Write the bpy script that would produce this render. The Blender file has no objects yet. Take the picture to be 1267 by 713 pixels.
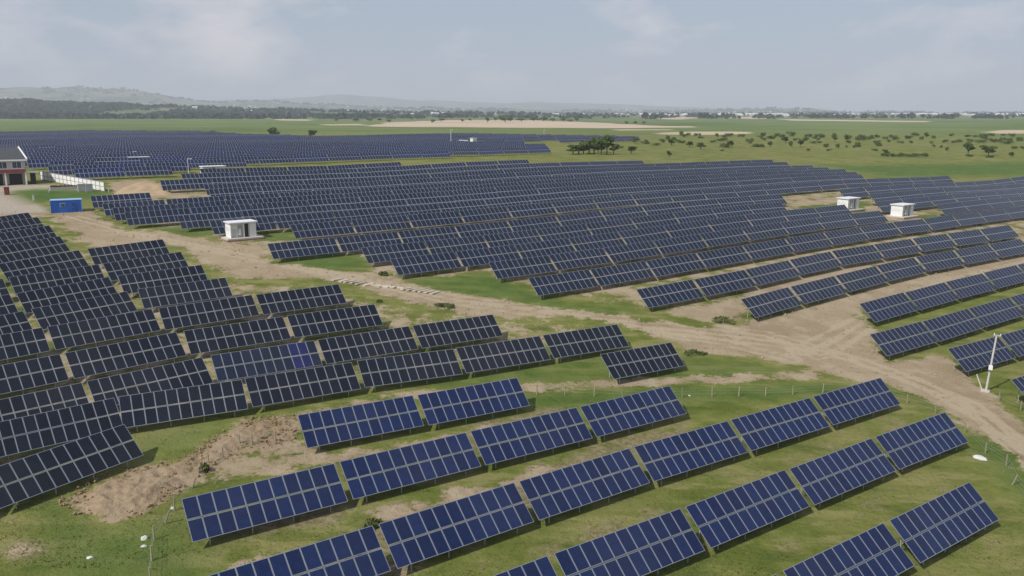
import bpy, bmesh, math, random
import numpy as np
from mathutils import Vector, Matrix, Euler, noise as mnoise

random.seed(7); np.random.seed(7)
sc = bpy.context.scene
R = math.radians
# ------------------------------------------------------------------ camera, sky, sun
F = 1050.0                      # focal length in photo pixels (photo 1267 wide)
PITCH = math.atan((356.5-138.5)/F)
CAMZ = 29.1
cd = bpy.data.cameras.new('camera'); cam = bpy.data.objects.new('camera', cd)
sc.collection.objects.link(cam); sc.camera = cam
cam.location = (0, 0, CAMZ); cam.rotation_euler = (math.pi/2-PITCH, 0, 0)
cd.sensor_fit = 'HORIZONTAL'; cd.sensor_width = 36; cd.lens = 36*F/1267
cd.clip_start = 0.5; cd.clip_end = 60000

SUN_AZ, SUN_EL = R(228), R(46)
sd = Vector((math.sin(SUN_AZ)*math.cos(SUN_EL), math.cos(SUN_AZ)*math.cos(SUN_EL), math.sin(SUN_EL)))
ld = bpy.data.lights.new('sun', 'SUN'); ld.energy = 4.7; ld.angle = R(1.2); ld.color = (1, .955, .88)
lo = bpy.data.objects.new('sun', ld); sc.collection.objects.link(lo)
lo.rotation_euler = sd.to_track_quat('Z', 'Y').to_euler()

world = bpy.data.worlds.new('World'); sc.world = world; world.use_nodes = True
wn, wl = world.node_tree.nodes, world.node_tree.links
bg = wn['Background']; bg.inputs[1].default_value = 0.088
sky = wn.new('ShaderNodeTexSky'); sky.sky_type = 'NISHITA'; sky.sun_disc = False
sky.sun_elevation = SUN_EL; sky.sun_rotation = SUN_AZ; sky.altitude = 900
sky.air_density = 1.0; sky.dust_density = 2.0; sky.ozone_density = 1.0
tc = wn.new('ShaderNodeTexCoord'); mp = wn.new('ShaderNodeMapping'); mp.inputs['Scale'].default_value = (1.8, 1.8, 4.2)
wl.new(tc.outputs['Generated'], mp.inputs[0])
cn = wn.new('ShaderNodeTexNoise'); cn.inputs['Scale'].default_value = 3.2; cn.inputs['Detail'].default_value = 6; cn.inputs['Roughness'].default_value = .55
wl.new(mp.outputs[0], cn.inputs['Vector'])
cr = wn.new('ShaderNodeValToRGB'); cr.color_ramp.elements[0].position = .49; cr.color_ramp.elements[1].position = .68
wl.new(cn.outputs['Fac'], cr.inputs[0])
cm = wn.new('ShaderNodeMath'); cm.operation = 'MULTIPLY'; cm.inputs[1].default_value = .75
wl.new(cr.outputs[0], cm.inputs[0])
cx = wn.new('ShaderNodeMix'); cx.data_type = 'RGBA'; cx.inputs[7].default_value = (9.6, 9.0, 9.1, 1)
vx = wn.new('ShaderNodeMix'); vx.data_type = 'RGBA'; vx.inputs[0].default_value = .75; vx.inputs[7].default_value = (5.2, 6.0, 7.4, 1)   # thin high veil
wl.new(sky.outputs[0], vx.inputs[6])
wl.new(cm.outputs[0], cx.inputs[0]); wl.new(vx.outputs[2], cx.inputs[6])
wl.new(cx.outputs[2], bg.inputs[0])

vs = sc.view_settings; vs.view_transform = 'Standard'; vs.look = 'None'; vs.gamma = 1; vs.use_curve_mapping = False
vs.exposure = -0.06
HAZE_DENSITY = 0.00013

# ------------------------------------------------------------------ terrain
KNOTS = np.array([   # ground height on a 40 m grid, x from -140 to 180, y from 20 to 340
    [-5.94, -4.33, -2.89, -2.37, -3.33, -5.33, -7.46, -9.13, -10.44],
    [0.00, 0.72, 1.13, 0.14, -2.20, -4.23, -5.48, -6.53, -7.67],
    [5.80, 5.69, 5.08, 2.74, -0.43, -2.01, -2.59, -3.68, -5.25],
    [10.66, 9.77, 8.34, 5.75, 3.22, 2.27, 1.33, -0.79, -3.45],
    [13.50, 12.00, 10.36, 8.69, 7.53, 6.69, 4.69, 1.43, -2.08],
    [14.31, 12.79, 11.57, 10.89, 10.44, 9.25, 6.56, 3.04, -0.48],
    [14.07, 13.09, 12.46, 12.23, 11.80, 10.38, 7.83, 4.91, 2.11],
    [13.60, 13.26, 13.07, 12.94, 12.46, 11.28, 9.52, 7.66, 5.92],
    [13.15, 13.34, 13.45, 13.37, 12.98, 12.35, 11.66, 11.04, 10.51]])
KX = np.arange(-140, 181, 40.); KY = np.arange(20, 341, 40.)
def terrain(x, y):
    """ground height: a slope that climbs away from the camera to a plateau"""
    x = np.asarray(x, float); y = np.asarray(y, float)
    xc = np.clip(x, -150, 190); yc = np.clip(y, 12, 350)
    gx = np.exp(-(xc[..., None]-KX)**2/(2*45.**2)); gy = np.exp(-(yc[..., None]-KY)**2/(2*45.**2))
    gx = gx/gx.sum(-1, keepdims=True); gy = gy/gy.sum(-1, keepdims=True)
    z = np.einsum('...i,ij,...j->...', gy, KNOTS, gx)
    f = np.clip((y-300)/300., 0, 1); f = f*f*(3-2*f)
    z = z*(1-f)+12.6*f
    a_ = 0.16*np.clip((y-110)/120., 0, 1)*np.clip((1200-y)/600., 0, 1)
    return z + a_*(np.sin(x/17.+y/31.)+np.sin(x/37.-y/23.+1.3)+.6*np.sin(y/13.+x/50.))

CP, SP = math.cos(PITCH), math.sin(PITCH)
def px(u, v, h=0.0):
    """photo pixel -> point standing h above the terrain"""
    a = (u-633.5)/F; b = (v-356.5)/F
    d = (a, CP-b*SP, -SP-b*CP)
    t = (h-CAMZ)/d[2]
    for _ in range(60):
        z = float(terrain(d[0]*t, d[1]*t))+h
        tn = (z-CAMZ)/d[2]
        t = .6*t+.4*tn
    return Vector((d[0]*t, d[1]*t, CAMZ+d[2]*t))
def topx(p):
    x, y, z = p[0], p[1], p[2]-CAMZ
    d = y*CP-z*SP
    if d < 1: return (-9999, -9999)
    return (633.5+F*x/d, 356.5-F*(y*SP+z*CP)/d)
def g(x, y): return float(terrain(x, y))

def poly_world(pts): return np.array([px(u, v)[:2] for u, v in pts])
def inside(poly, X, Y):
    r = np.zeros(X.shape, bool); n = len(poly); j = n-1
    for i in range(n):
        xi, yi = poly[i]; xj, yj = poly[j]
        c = ((yi > Y) != (yj > Y)) & (X < (xj-xi)*(Y-yi)/((yj-yi) or 1e-12)+xi)
        r ^= c; j = i
    return r
def segdist(poly, X, Y, closed=True):
    d = np.full(X.shape, 1e9); n = len(poly)
    for i in range(n if closed else n-1):
        x0, y0 = poly[i]; x1, y1 = poly[(i+1) % n]
        dx, dy = x1-x0, y1-y0; L = dx*dx+dy*dy or 1e-9
        t = np.clip(((X-x0)*dx+(Y-y0)*dy)/L, 0, 1)
        d = np.minimum(d, np.hypot(X-x0-t*dx, Y-y0-t*dy))
    return d
def soft(poly, X, Y, w):
    """1 inside, 0 outside, linear over a band w"""
    s = np.where(inside(poly, X, Y), -1, 1)*segdist(poly, X, Y)
    return np.clip(.5-s/w, 0, 1)

# ------------------------------------------------------------------ materials
def newmat(name):
    m = bpy.data.materials.new(name); m.use_nodes = True
    return m, m.node_tree.nodes, m.node_tree.links, m.node_tree.nodes['Principled BSDF']
def setspec(b, v): b.inputs['Specular IOR Level'].default_value = v
def simple(name, col, rough=.7, var=.12, scale=2.0, metal=0, spec=.4, rnd=0.0):
    m, n, l, b = newmat(name)
    b.inputs['Roughness'].default_value = rough; b.inputs['Metallic'].default_value = metal; setspec(b, spec)
    t = n.new('ShaderNodeTexCoord'); no = n.new('ShaderNodeTexNoise'); no.inputs['Scale'].default_value = scale; no.inputs['Detail'].default_value = 5
    l.new(t.outputs['Object'], no.inputs['Vector'])
    mx = n.new('ShaderNodeMix'); mx.data_type = 'RGBA'
    mx.inputs[6].default_value = (*[c*(1-var) for c in col], 1); mx.inputs[7].default_value = (*[min(1, c*(1+var)) for c in col], 1)
    l.new(no.outputs['Fac'], mx.inputs[0]); out = mx.outputs[2]
    if rnd:
        oi = n.new('ShaderNodeObjectInfo'); mr = n.new('ShaderNodeMapRange'); mr.inputs[3].default_value = 1-rnd; mr.inputs[4].default_value = 1+rnd
        l.new(oi.outputs['Random'], mr.inputs[0])
        hs = n.new('ShaderNodeHueSaturation'); l.new(mr.outputs[0], hs.inputs['Value']); l.new(out, hs.inputs['Color']); out = hs.outputs[0]
    l.new(out, b.inputs['Base Color'])
    return m

def ground_material():
    m, n, l, b = newmat('ground')
    b.inputs['Roughness'].default_value = .95; setspec(b, .12)
    geo = n.new('ShaderNodeNewGeometry')
    def noise(scale, detail=6, rough=.6, vec=None, dist=0):
        t = n.new('ShaderNodeTexNoise'); t.inputs['Scale'].default_value = scale; t.inputs['Detail'].default_value = detail
        t.inputs['Roughness'].default_value = rough; t.inputs['Distortion'].default_value = dist
        l.new(vec or geo.outputs['Position'], t.inputs['Vector']); return t.outputs['Fac']
    def attr(name):
        a = n.new('ShaderNodeAttribute'); a.attribute_name = name; return a.outputs['Fac']
    def math_(op, a, b_, clamp=False):
        t = n.new('ShaderNodeMath'); t.operation = op; t.use_clamp = clamp
        for i, s in enumerate((a, b_)):
            if isinstance(s, (int, float)): t.inputs[i].default_value = s
            else: l.new(s, t.inputs[i])
        return t.outputs[0]
    def rng(v, a, b_, lo=0, hi=1):
        t = n.new('ShaderNodeMapRange'); t.interpolation_type = 'SMOOTHSTEP'
        t.inputs[1].default_value = a; t.inputs[2].default_value = b_; t.inputs[3].default_value = lo; t.inputs[4].default_value = hi
        l.new(v, t.inputs[0]); return t.outputs[0]
    def mix(f, a, b_):
        t = n.new('ShaderNodeMix'); t.data_type = 'RGBA'
        l.new(f, t.inputs[0])
        for i, s in ((6, a), (7, b_)):
            if isinstance(s, tuple): t.inputs[i].default_value = (*s, 1)
            else: l.new(s, t.inputs[i])
        return t.outputs[2]
    nb, nm, nf, nt = noise(.045, 5), noise(.3, 6, .62), noise(2.2, 5, .65), noise(9.0, 3, .6)
    nbig = noise(.006, 6, .6)
    gr = mix(rng(nm, .34, .66), (.092, .115, .020), (.160, .174, .042))
    gr = mix(rng(nb, .45, .72), gr, (.175, .172, .056))
    gr = mix(rng(nf, .3, .72), mix(rng(nf, .1, .5), (.058, .085, .018), gr), gr)
    gr = mix(math_('MULTIPLY', rng(nt, .5, .8), .35), gr, (.15, .15, .065))
    # dry, straw-coloured grass
    dryc = mix(rng(nf, .35, .65), (.14, .115, .055), (.24, .205, .12))
    mrow = n.new('ShaderNodeMapping'); mrow.inputs['Rotation'].default_value = (0, 0, -(math.pi/2-R(55))); mrow.inputs['Scale'].default_value = (.3, 1, 1)
    l.new(geo.outputs['Position'], mrow.inputs[0])
    nrow = noise(.42, 5, .62, mrow.outputs[0])
    gr = mix(math_('MULTIPLY', rng(nrow, .49, .62), .8), gr, (.215, .20, .078))
    gr = mix(math_('MULTIPLY', rng(nrow, .32, .45, 1, 0), .6), gr, (.045, .075, .014))
    dry = math_('ADD', attr('dry'), math_('MULTIPLY', math_('SUBTRACT', nm, .5), 1.5))
    gr = mix(rng(dry, .38, .72), gr, dryc)
    # far plain: broad stripes of pasture
    farc = mix(rng(nbig, .35, .65), (.085, .135, .034), (.145, .175, .062))
    mpn = n.new('ShaderNodeMapping'); mpn.inputs['Scale'].default_value = (.25, 1, 1); l.new(geo.outputs['Position'], mpn.inputs[0])
    nst = noise(.012, 5, .6, mpn.outputs[0])
    farc = mix(math_('MULTIPLY', rng(nst, .52, .66), .8), farc, (.052, .085, .024))
    farc = mix(math_('MULTIPLY', rng(nst, .26, .42, 1, 0), .75), farc, (.20, .19, .09))
    farc = mix(math_('MULTIPLY', rng(noise(.0045, 6, .65, mpn.outputs[0]), .62, .68), .8), farc, (.34, .28, .19))
    gr = mix(attr('far'), gr, farc)
    gr = mix(attr('lush_and_shade'), gr, mix(rng(nm, .3, .7), (.055, .10, .02), (.085, .135, .03)))
    # bare dirt
    dc = mix(rng(nb, .3, .7), (.245, .186, .118), (.325, .257, .17))
    dc = mix(rng(nm, .42, .75), dc, (.36, .295, .205))
    dc = mix(math_('MULTIPLY', rng(nf, .5, .75), .5), dc, (.19, .13, .085))
    rut = math_('ADD', attr('rut'), math_('MULTIPLY', math_('SUBTRACT', nm, .5), .8))
    dc = mix(math_('MULTIPLY', rng(rut, .35, .75), .85), dc, (.36, .295, .205))
    dc = mix(math_('MULTIPLY', rng(noise(.9, 4, .7), .58, .70), .6), dc, (.20, .145, .095))
    red = attr('red'); dc = mix(math_('MULTIPLY', red, .7), dc, mix(rng(nf, .35, .65), (.175, .112, .066), (.315, .232, .15)))
    d = math_('ADD', attr('dirt'), math_('ADD', math_('MULTIPLY', math_('SUBTRACT', nm, .5), 1.5), math_('MULTIPLY', math_('SUBTRACT', nf, .5), .8)))
    # stray weeds across the dirt
    col = mix(rng(d, .40, .60), gr, dc)
    sandc = mix(rng(nbig, .3, .7), (.40, .31, .225), (.48, .385, .29))
    sd_ = math_('ADD', attr('sand'), math_('MULTIPLY', math_('SUBTRACT', noise(.012, 5, .6, mpn.outputs[0]), .5), 1.7))
    col = mix(rng(sd_, .4, .6), col, sandc)
    col = mix(attr('conc'), col, mix(rng(nf, .3, .7), (.30, .26, .21), (.37, .325, .265)))
    # scrub and patches of woodland on the far hills
    hillc = mix(rng(noise(.0028, 8, .68), .42, .60), (.045, .07, .03), (.15, .16, .085))
    hillc = mix(rng(noise(.0016, 7, .7), .60, .70), hillc, (.33, .29, .22))
    col = mix(attr('hill'), col, hillc)
    l.new(col, b.inputs['Base Color'])
    bp = n.new('ShaderNodeBump'); bp.inputs['Strength'].default_value = .9; bp.inputs['Distance'].default_value = .22
    hh = math_('ADD', math_('MULTIPLY', nf, .8), math_('MULTIPLY', nt, .35)); l.new(hh, bp.inputs['Height']); l.new(bp.outputs[0], b.inputs['Normal'])
    return m

def glass_material(name, c0, c1, rough=.22, spec=.5):
    m, n, l, b = newmat(name)
    b.inputs['Roughness'].default_value = rough; setspec(b, spec*.42); b.inputs['IOR'].default_value = 1.45
    a = n.new('ShaderNodeAttribute'); a.attribute_name = 'tone'
    oi = n.new('ShaderNodeObjectInfo')
    ad = n.new('ShaderNodeMath'); ad.operation = 'ADD'; l.new(a.outputs['Fac'], ad.inputs[0]); l.new(oi.outputs['Random'], ad.inputs[1])
    fr = n.new('ShaderNodeMath'); fr.operation = 'FRACT'; l.new(ad.outputs[0], fr.inputs[0])
    mx = n.new('ShaderNodeMix'); mx.data_type = 'RGBA'; mx.inputs[6].default_value = (*c0, 1); mx.inputs[7].default_value = (*c1, 1)
    l.new(fr.outputs[0], mx.inputs[0])
    t = n.new('ShaderNodeTexCoord'); no = n.new('ShaderNodeTexNoise'); no.inputs['Scale'].default_value = 1.7; no.inputs['Detail'].default_value = 4
    l.new(t.outputs['Object'], no.inputs['Vector'])
    mr = n.new('ShaderNodeMapRange'); mr.inputs[1].default_value = .3; mr.inputs[2].default_value = .7; mr.inputs[3].default_value = .8; mr.inputs[4].default_value = 1.15
    l.new(no.outputs['Fac'], mr.inputs[0])
    hs = n.new('ShaderNodeHueSaturation'); l.new(mx.outputs[2], hs.inputs['Color']); l.new(mr.outputs[0], hs.inputs['Value'])
    # silver cell grid of the silicon wafers
    bk = n.new('ShaderNodeTexBrick'); bk.offset = 0; bk.inputs['Scale'].default_value = 1; bk.inputs['Mortar Size'].default_value = .006
    bk.inputs['Brick Width'].default_value = .159; bk.inputs['Row Height'].default_value = .159
    bk.inputs['Color1'].default_value = (0, 0, 0, 1); bk.inputs['Color2'].default_value = (0, 0, 0, 1); bk.inputs['Mortar'].default_value = (1, 1, 1, 1)
    l.new(t.outputs['Object'], bk.inputs['Vector'])
    mg = n.new('ShaderNodeMath'); mg.operation = 'MULTIPLY'; mg.inputs[1].default_value = .22; l.new(bk.outputs['Color'], mg.inputs[0])
    m2 = n.new('ShaderNodeMix'); m2.data_type = 'RGBA'; m2.inputs[7].default_value = (.12, .14, .2, 1)
    l.new(mg.outputs[0], m2.inputs[0]); l.new(hs.outputs[0], m2.inputs[6])
    dn = n.new('ShaderNodeTexNoise'); dn.inputs['Scale'].default_value = .11; dn.inputs['Detail'].default_value = 5
    gp = n.new('ShaderNodeNewGeometry'); l.new(gp.outputs['Position'], dn.inputs['Vector'])
    dr_ = n.new('ShaderNodeMapRange'); dr_.inputs[1].default_value = .42; dr_.inputs[2].default_value = .75; dr_.inputs[3].default_value = 0; dr_.inputs[4].default_value = .045
    l.new(dn.outputs['Fac'], dr_.inputs[0])
    m3 = n.new('ShaderNodeMix'); m3.data_type = 'RGBA'; m3.inputs[7].default_value = (.22, .2, .17, 1)
    l.new(dr_.outputs[0], m3.inputs[0]); l.new(m2.outputs[2], m3.inputs[6])
    l.new(m3.outputs[2], b.inputs['Base Color'])
    return m

M = dict(
    ground=ground_material(),
    blue=glass_material('blue_silicon', (.005, .0125, .052), (.009, .020, .076), .14),
    bright=glass_material('bright_blue_silicon', (.012, .016, .075), (.015, .019, .09), .14),
    navy=glass_material('navy_silicon', (.007, .011, .036), (.011, .017, .05), .14),
    slate=glass_material('slate_blue_silicon', (.0075, .0125, .027), (.0115, .0185, .042), .16),
    dark=glass_material('dark_silicon', (.0045, .0065, .013), (.008, .0115, .022), .15),
    frame=simple('aluminium_frame', (.18, .20, .245), .45, .06, 3),
    steel=simple('galvanised_steel', (.34, .35, .34), .5, .15, 3),
    back=simple('module_backsheet', (.25, .25, .25), .7, .05),
    white=simple('white_painted_wall', (.70, .70, .68), .7, .06, 1.5),
    polewhite=simple('weathered_white_paint', (.50, .49, .46), .7, .15, 2),
    roofw=simple('pale_roof_sheet', (.62, .63, .66), .6, .06, .8),
    greyp=simple('grey_panel', (.36, .37, .38), .6, .1, 1.2),
    darkp=simple('dark_opening', (.018, .018, .02), .5, .1),
    conc=simple('concrete', (.44, .42, .38), .85, .15, 1.5),
    slab=simple('pale_concrete_slab', (.42, .37, .30), .85, .12, 2, rnd=.15),
    brick=simple('red_brick', (.26, .13, .09), .85, .2, 6),
    cblue=simple('blue_container_paint', (.022, .105, .42), .45, .1, 1),
    cblue2=simple('pale_blue_roof', (.25, .42, .68), .5, .06, 1),
    cblued=simple('dark_blue_door', (.015, .06, .25), .45, .08, 1),
    window=simple('window_glass', (.05, .07, .10), .15, .1, 1, spec=.6),
    rooft=simple('dark_roof_tile', (.06, .065, .075), .7, .25, 1.2),
    maroon=simple('maroon_fascia', (.20, .045, .05), .6, .1),
    redp=simple('dark_red_paint', (.15, .018, .02), .55, .15),
    wood=simple('weathered_post', (.27, .25, .17), .85, .2, 5, rnd=.2),
    wire=simple('fence_wire', (.25, .25, .24), .5, .1),
    bark=simple('tree_bark', (.10, .075, .05), .9, .2, 3),
    cloth=simple('white_plastic_sack', (.55, .55, .52), .6, .08, 4),
    stone=simple('pale_stone', (.5, .5, .46), .85, .2, 3, rnd=.15),
    village=simple('pale_house_wall', (.42, .39, .34), .8, .25, .02),
)
def leafmat(name, c0, c1, scale=.6):
    m, n, l, b = newmat(name); b.inputs['Roughness'].default_value = .8; setspec(b, .15)
    geo = n.new('ShaderNodeNewGeometry'); no = n.new('ShaderNodeTexNoise'); no.inputs['Scale'].default_value = scale; no.inputs['Detail'].default_value = 4
    l.new(geo.outputs['Position'], no.inputs['Vector'])
    mr = n.new('ShaderNodeMapRange'); mr.inputs[1].default_value = .3; mr.inputs[2].default_value = .7; l.new(no.outputs['Fac'], mr.inputs[0])
    mx = n.new('ShaderNodeMix'); mx.data_type = 'RGBA'; mx.inputs[6].default_value = (*c0, 1); mx.inputs[7].default_value = (*c1, 1)
    l.new(mr.outputs[0], mx.inputs[0]); l.new(mx.outputs[2], b.inputs['Base Color'])
    return m
M['leaf'] = leafmat('tree_leaves', (.05, .085, .02), (.105, .145, .04))
M['wood_far'] = leafmat('woodland_leaves', (.016, .032, .018), (.032, .052, .028), .01)
M['blade'] = leafmat('grass_blades', (.11, .135, .03), (.20, .20, .07), .25)
_n = M['blade'].node_tree; _c = _n.nodes.new('ShaderNodeCombineXYZ'); _c.inputs[2].default_value = 1; _n.links.new(_c.outputs[0], _n.nodes['Principled BSDF'].inputs['Normal'])
M['weed'] = leafmat('weed_leaves', (.075, .105, .03), (.14, .155, .055), .8)

# ------------------------------------------------------------------ object helpers
COL = sc.collection
def link(o, parent=None):
    COL.objects.link(o)
    if parent is not None: o.parent = parent
    return o
def tag(o, label=None, cat=None, group=None, kind=None):
    if label: o['label'] = label
    if cat: o['category'] = cat
    if group: o['group'] = group
    if kind: o['kind'] = kind
    return o
def thing(name, label, cat, loc, rotz=0, group=None):
    o = bpy.data.objects.new(name, None); o.empty_display_size = .3; link(o)
    o.location = loc; o.rotation_euler = (0, 0, rotz)
    return tag(o, label, cat, group)
class MB:
    """collects shapes, builds ONE mesh object"""
    def __init__(s): s.v = []; s.f = []; s.mi = []
    def add(s, vs_, fs, mi=0):
        k = len(s.v); s.v += [tuple(v) for v in vs_]; s.f += [tuple(i+k for i in f) for f in fs]; s.mi += [mi]*len(fs)
    def box(s, x0, x1, y0, y1, z0, z1, mi=0, mat=None):
        vs_ = [Vector((x, y, z)) for z in (z0, z1) for y in (y0, y1) for x in (x0, x1)]
        if mat is not None: vs_ = [mat @ v for v in vs_]
        s.add(vs_, [(0, 2, 3, 1), (4, 5, 7, 6), (0, 1, 5, 4), (2, 6, 7, 3), (0, 4, 6, 2), (1, 3, 7, 5)], mi)
    def tube(s, a, b, r0, r1=None, n=8, mi=0):
        a, b = Vector(a), Vector(b); r1 = r0 if r1 is None else r1
        d = (b-a).normalized(); u = d.orthogonal().normalized(); w = d.cross(u)
        vs_ = []
        for p, r in ((a, r0), (b, r1)):
            for i in range(n):
                t = 2*math.pi*i/n; vs_.append(p+u*(r*math.cos(t))+w*(r*math.sin(t)))
        fs = [(i, (i+1) % n, n+(i+1) % n, n+i) for i in range(n)]+[tuple(reversed(range(n))), tuple(range(n, 2*n))]
        s.add(vs_, fs, mi)
    def prism(s, prof, y0, y1, mi=0):
        n = len(prof); vs_ = [(x, y0, z) for x, z in prof]+[(x, y1, z) for x, z in prof]
        s.add(vs_, [tuple(range(n)), tuple(reversed(range(n, 2*n)))]+[((i+1) % n, i, n+i, n+(i+1) % n) for i in range(n)], mi)
    def mesh(s, name, mats):
        me = bpy.data.meshes.new(name); me.from_pydata(s.v, [], s.f)
        for m in (mats if isinstance(mats, (list, tuple)) else [mats]): me.materials.append(m)
        me.polygons.foreach_set('material_index', s.mi); me.update(); return me
    def build(s, name, mats, parent=None, bevel=0):
        me = s.mesh(name, mats)
        if bevel:
            bm = bmesh.new(); bm.from_mesh(me)
            bmesh.ops.remove_doubles(bm, verts=bm.verts, dist=1e-5)
            bmesh.ops.bevel(bm, geom=bm.edges[:], offset=bevel, segments=2, affect='EDGES', clamp_overlap=True)
            bm.to_mesh(me); bm.free()
        return link(bpy.data.objects.new(name, me), parent)
def dup(root, loc, rot, label=None, group=None):
    r = root.copy(); COL.objects.link(r); r.location = loc; r.rotation_euler = rot
    if label: r['label'] = label
    if group: r['group'] = group
    for ch in list(root.children):
        c = ch.copy(); COL.objects.link(c); c.parent = r
        for gc in list(ch.children):
            d = gc.copy(); COL.objects.link(d); d.parent = c
    return r

# ------------------------------------------------------------------ hills (profiles: photo column, skyline row)
RIDGES = [
    (3300, 800, [(-900, 121), (-200, 122), (0, 123), (60, 124.5), (120, 127.5), (200, 131), (300, 134), (450, 137), (600, 139.5), (800, 142), (2200, 142)]),
    (9000, 1700, [(-900, 98), (-300, 101), (0, 107), (60, 104.5), (100, 107), (115, 109), (140, 108.5), (180, 110), (215, 119), (260, 124), (330, 124), (380, 127), (450, 131), (600, 134), (800, 137), (900, 134.5), (960, 133), (1010, 134), (1050, 137.5), (1267, 139.5), (2200, 140)]),
    (14000, 1700, [(-900, 128), (200, 125), (300, 121), (360, 121), (400, 116), (430, 116.5), (480, 120), (560, 124), (620, 126.5), (700, 126), (770, 128), (850, 132), (1000, 137), (1267, 139), (2200, 139)]),
]
def ground_z(X, Y):
    z = terrain(X, Y)
    D = np.maximum(Y, 1.0); U = 633.5+F*X/(D*CP)
    front = np.clip((Y-1500)/1500., 0, 1)
    for y0, w, prof in RIDGES:
        P = np.array(prof, float)
        top = CAMZ+(138.5-np.interp(U, P[:, 0], P[:, 1]))*y0/F
        wob = .9+.05*np.sin(U/23.+y0)*np.sin(U/61.)+.025*np.sin(U/9.7+Y/300.)
        h = (top-3)*np.exp(-((Y-y0)/w)**2)*np.where(top > 20, wob, 1)
        z = np.maximum(z, np.where(Y > 1500, h*front, -99))
    return z

# ------------------------------------------------------------------ ground zones traced on the plane (photo columns/rows, put down as real ground polygons)
ROAD = [(-60, 268), (20, 262), (60, 263), (112, 259), (122, 268), (155, 286), (200, 286), (262, 298), (330, 304), (330, 324), (420, 335), (470, 338), (505, 352),
        (560, 362), (620, 371), (680, 382), (760, 388), (800, 396), (860, 404), (905, 404), (950, 393), (1000, 380), (1060, 362), (1150, 338), (1230, 320), (1330, 303),
        (1330, 318), (1190, 346), (1120, 364), (1066, 382), (1060, 392), (1082, 408), (1078, 428), (1095, 447), (1130, 445), (1180, 456), (1212, 478), (1232, 500), (1290, 545),
        (1330, 580), (1330, 625), (1268, 578), (1215, 537), (1170, 508), (1130, 488), (1090, 474), (1040, 466), (1000, 458), (950, 444), (900, 438), (850, 436), (815, 418), (770, 400), (700, 392),
        (640, 394), (560, 388), (500, 372), (430, 352), (390, 346), (300, 344), (262, 330), (225, 306), (200, 300), (140, 308), (110, 305), (82, 284), (60, 266), (-60, 275)]
TRACK = [(1010, 464), (900, 469), (800, 473), (700, 478), (600, 482), (500, 491), (400, 509), (320, 524)]
DIRTS = [  # (polygon, strength, feather metres, red)
    ([(70, 622), (120, 592), (205, 572), (250, 556), (262, 575), (236, 600), (180, 640), (110, 650)], 1.0, 3.5, 1),
    ([(225, 572), (262, 540), (300, 518), (372, 514), (366, 545), (300, 566), (250, 596)], .92, 3, .7),
    ([(300, 545), (372, 545), (420, 556), (540, 538), (600, 528), (600, 540), (500, 560), (430, 576), (330, 592), (250, 614), (245, 595)], .60, 2.5, 0),
    ([(425, 632), (500, 620), (600, 592), (690, 570), (690, 590), (600, 618), (470, 656)], .6, 2.5, 0),
    ([(250, 700), (420, 655), (520, 690), (520, 720), (230, 720)], .56, 3, 0),
    ([(660, 455), (690, 450), (722, 452), (730, 461), (690, 466)], .85, 3, 0),
    ([(810, 384), (900, 372), (945, 352), (1030, 332), (1075, 324), (1075, 334), (1010, 350), (925, 372), (926, 396), (870, 400)], .85, 4, 0),
    ([(560, 352), (605, 344), (625, 349), (600, 360)], .8, 5, 0),
    ([(970, 252), (1040, 243), (1075, 247), (1040, 252), (1000, 257)], .9, 4, 0),
    ([(1060, 257), (1085, 255), (1120, 268), (1150, 268), (1150, 273), (1085, 273)], .9, 4, 0),
    ([(134, 226), (180, 221), (232, 236), (236, 243), (190, 246), (140, 243)], 1.0, 6, .2),
    ([(126, 198), (140, 196), (158, 202), (150, 207), (132, 205)], .85, 10, .1),
    ([(-10, 262), (60, 262), (110, 305), (205, 300), (285, 345), (420, 352), (500, 378), (620, 395), (700, 398), (770, 410), (690, 440), (590, 460), (450, 482), (320, 505), (160, 528), (100, 560), (-30, 600)], .50, 8, 0),
    ([(100, 262), (330, 320), (480, 342), (660, 368), (940, 392), (1330, 318), (1330, 236), (1085, 231), (1000, 214), (900, 209), (360, 214), (240, 228)], .56, 8, 0),
    ([(1130, 447), (1160, 436), (1200, 458), (1190, 470), (1150, 462)], .8, 3, .2),
    ([(-30, 640), (60, 640), (90, 670), (60, 713), (-30, 713)], .46, 5, 0),
]
DRYS = [([(360, 560), (640, 480), (860, 500), (1110, 490), (1260, 560), (1300, 730), (230, 730)], .38, 10), ([(430, 640), (640, 585), (740, 545), (850, 525), (860, 540), (740, 580), (640, 640), (480, 690)], .85, 4),
        ([(560, 700), (720, 640), (860, 600), (1000, 560), (1010, 575), (860, 640), (700, 700)], .6, 5),
        ([(250, 640), (420, 610), (440, 650), (260, 690)], .75, 4),
        ([(380, 565), (520, 545), (660, 500), (720, 490), (720, 505), (600, 560), (420, 590)], .7, 4),
        ([(-30, 640), (70, 635), (100, 680), (60, 730), (-30, 730)], .6, 6)]
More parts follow.
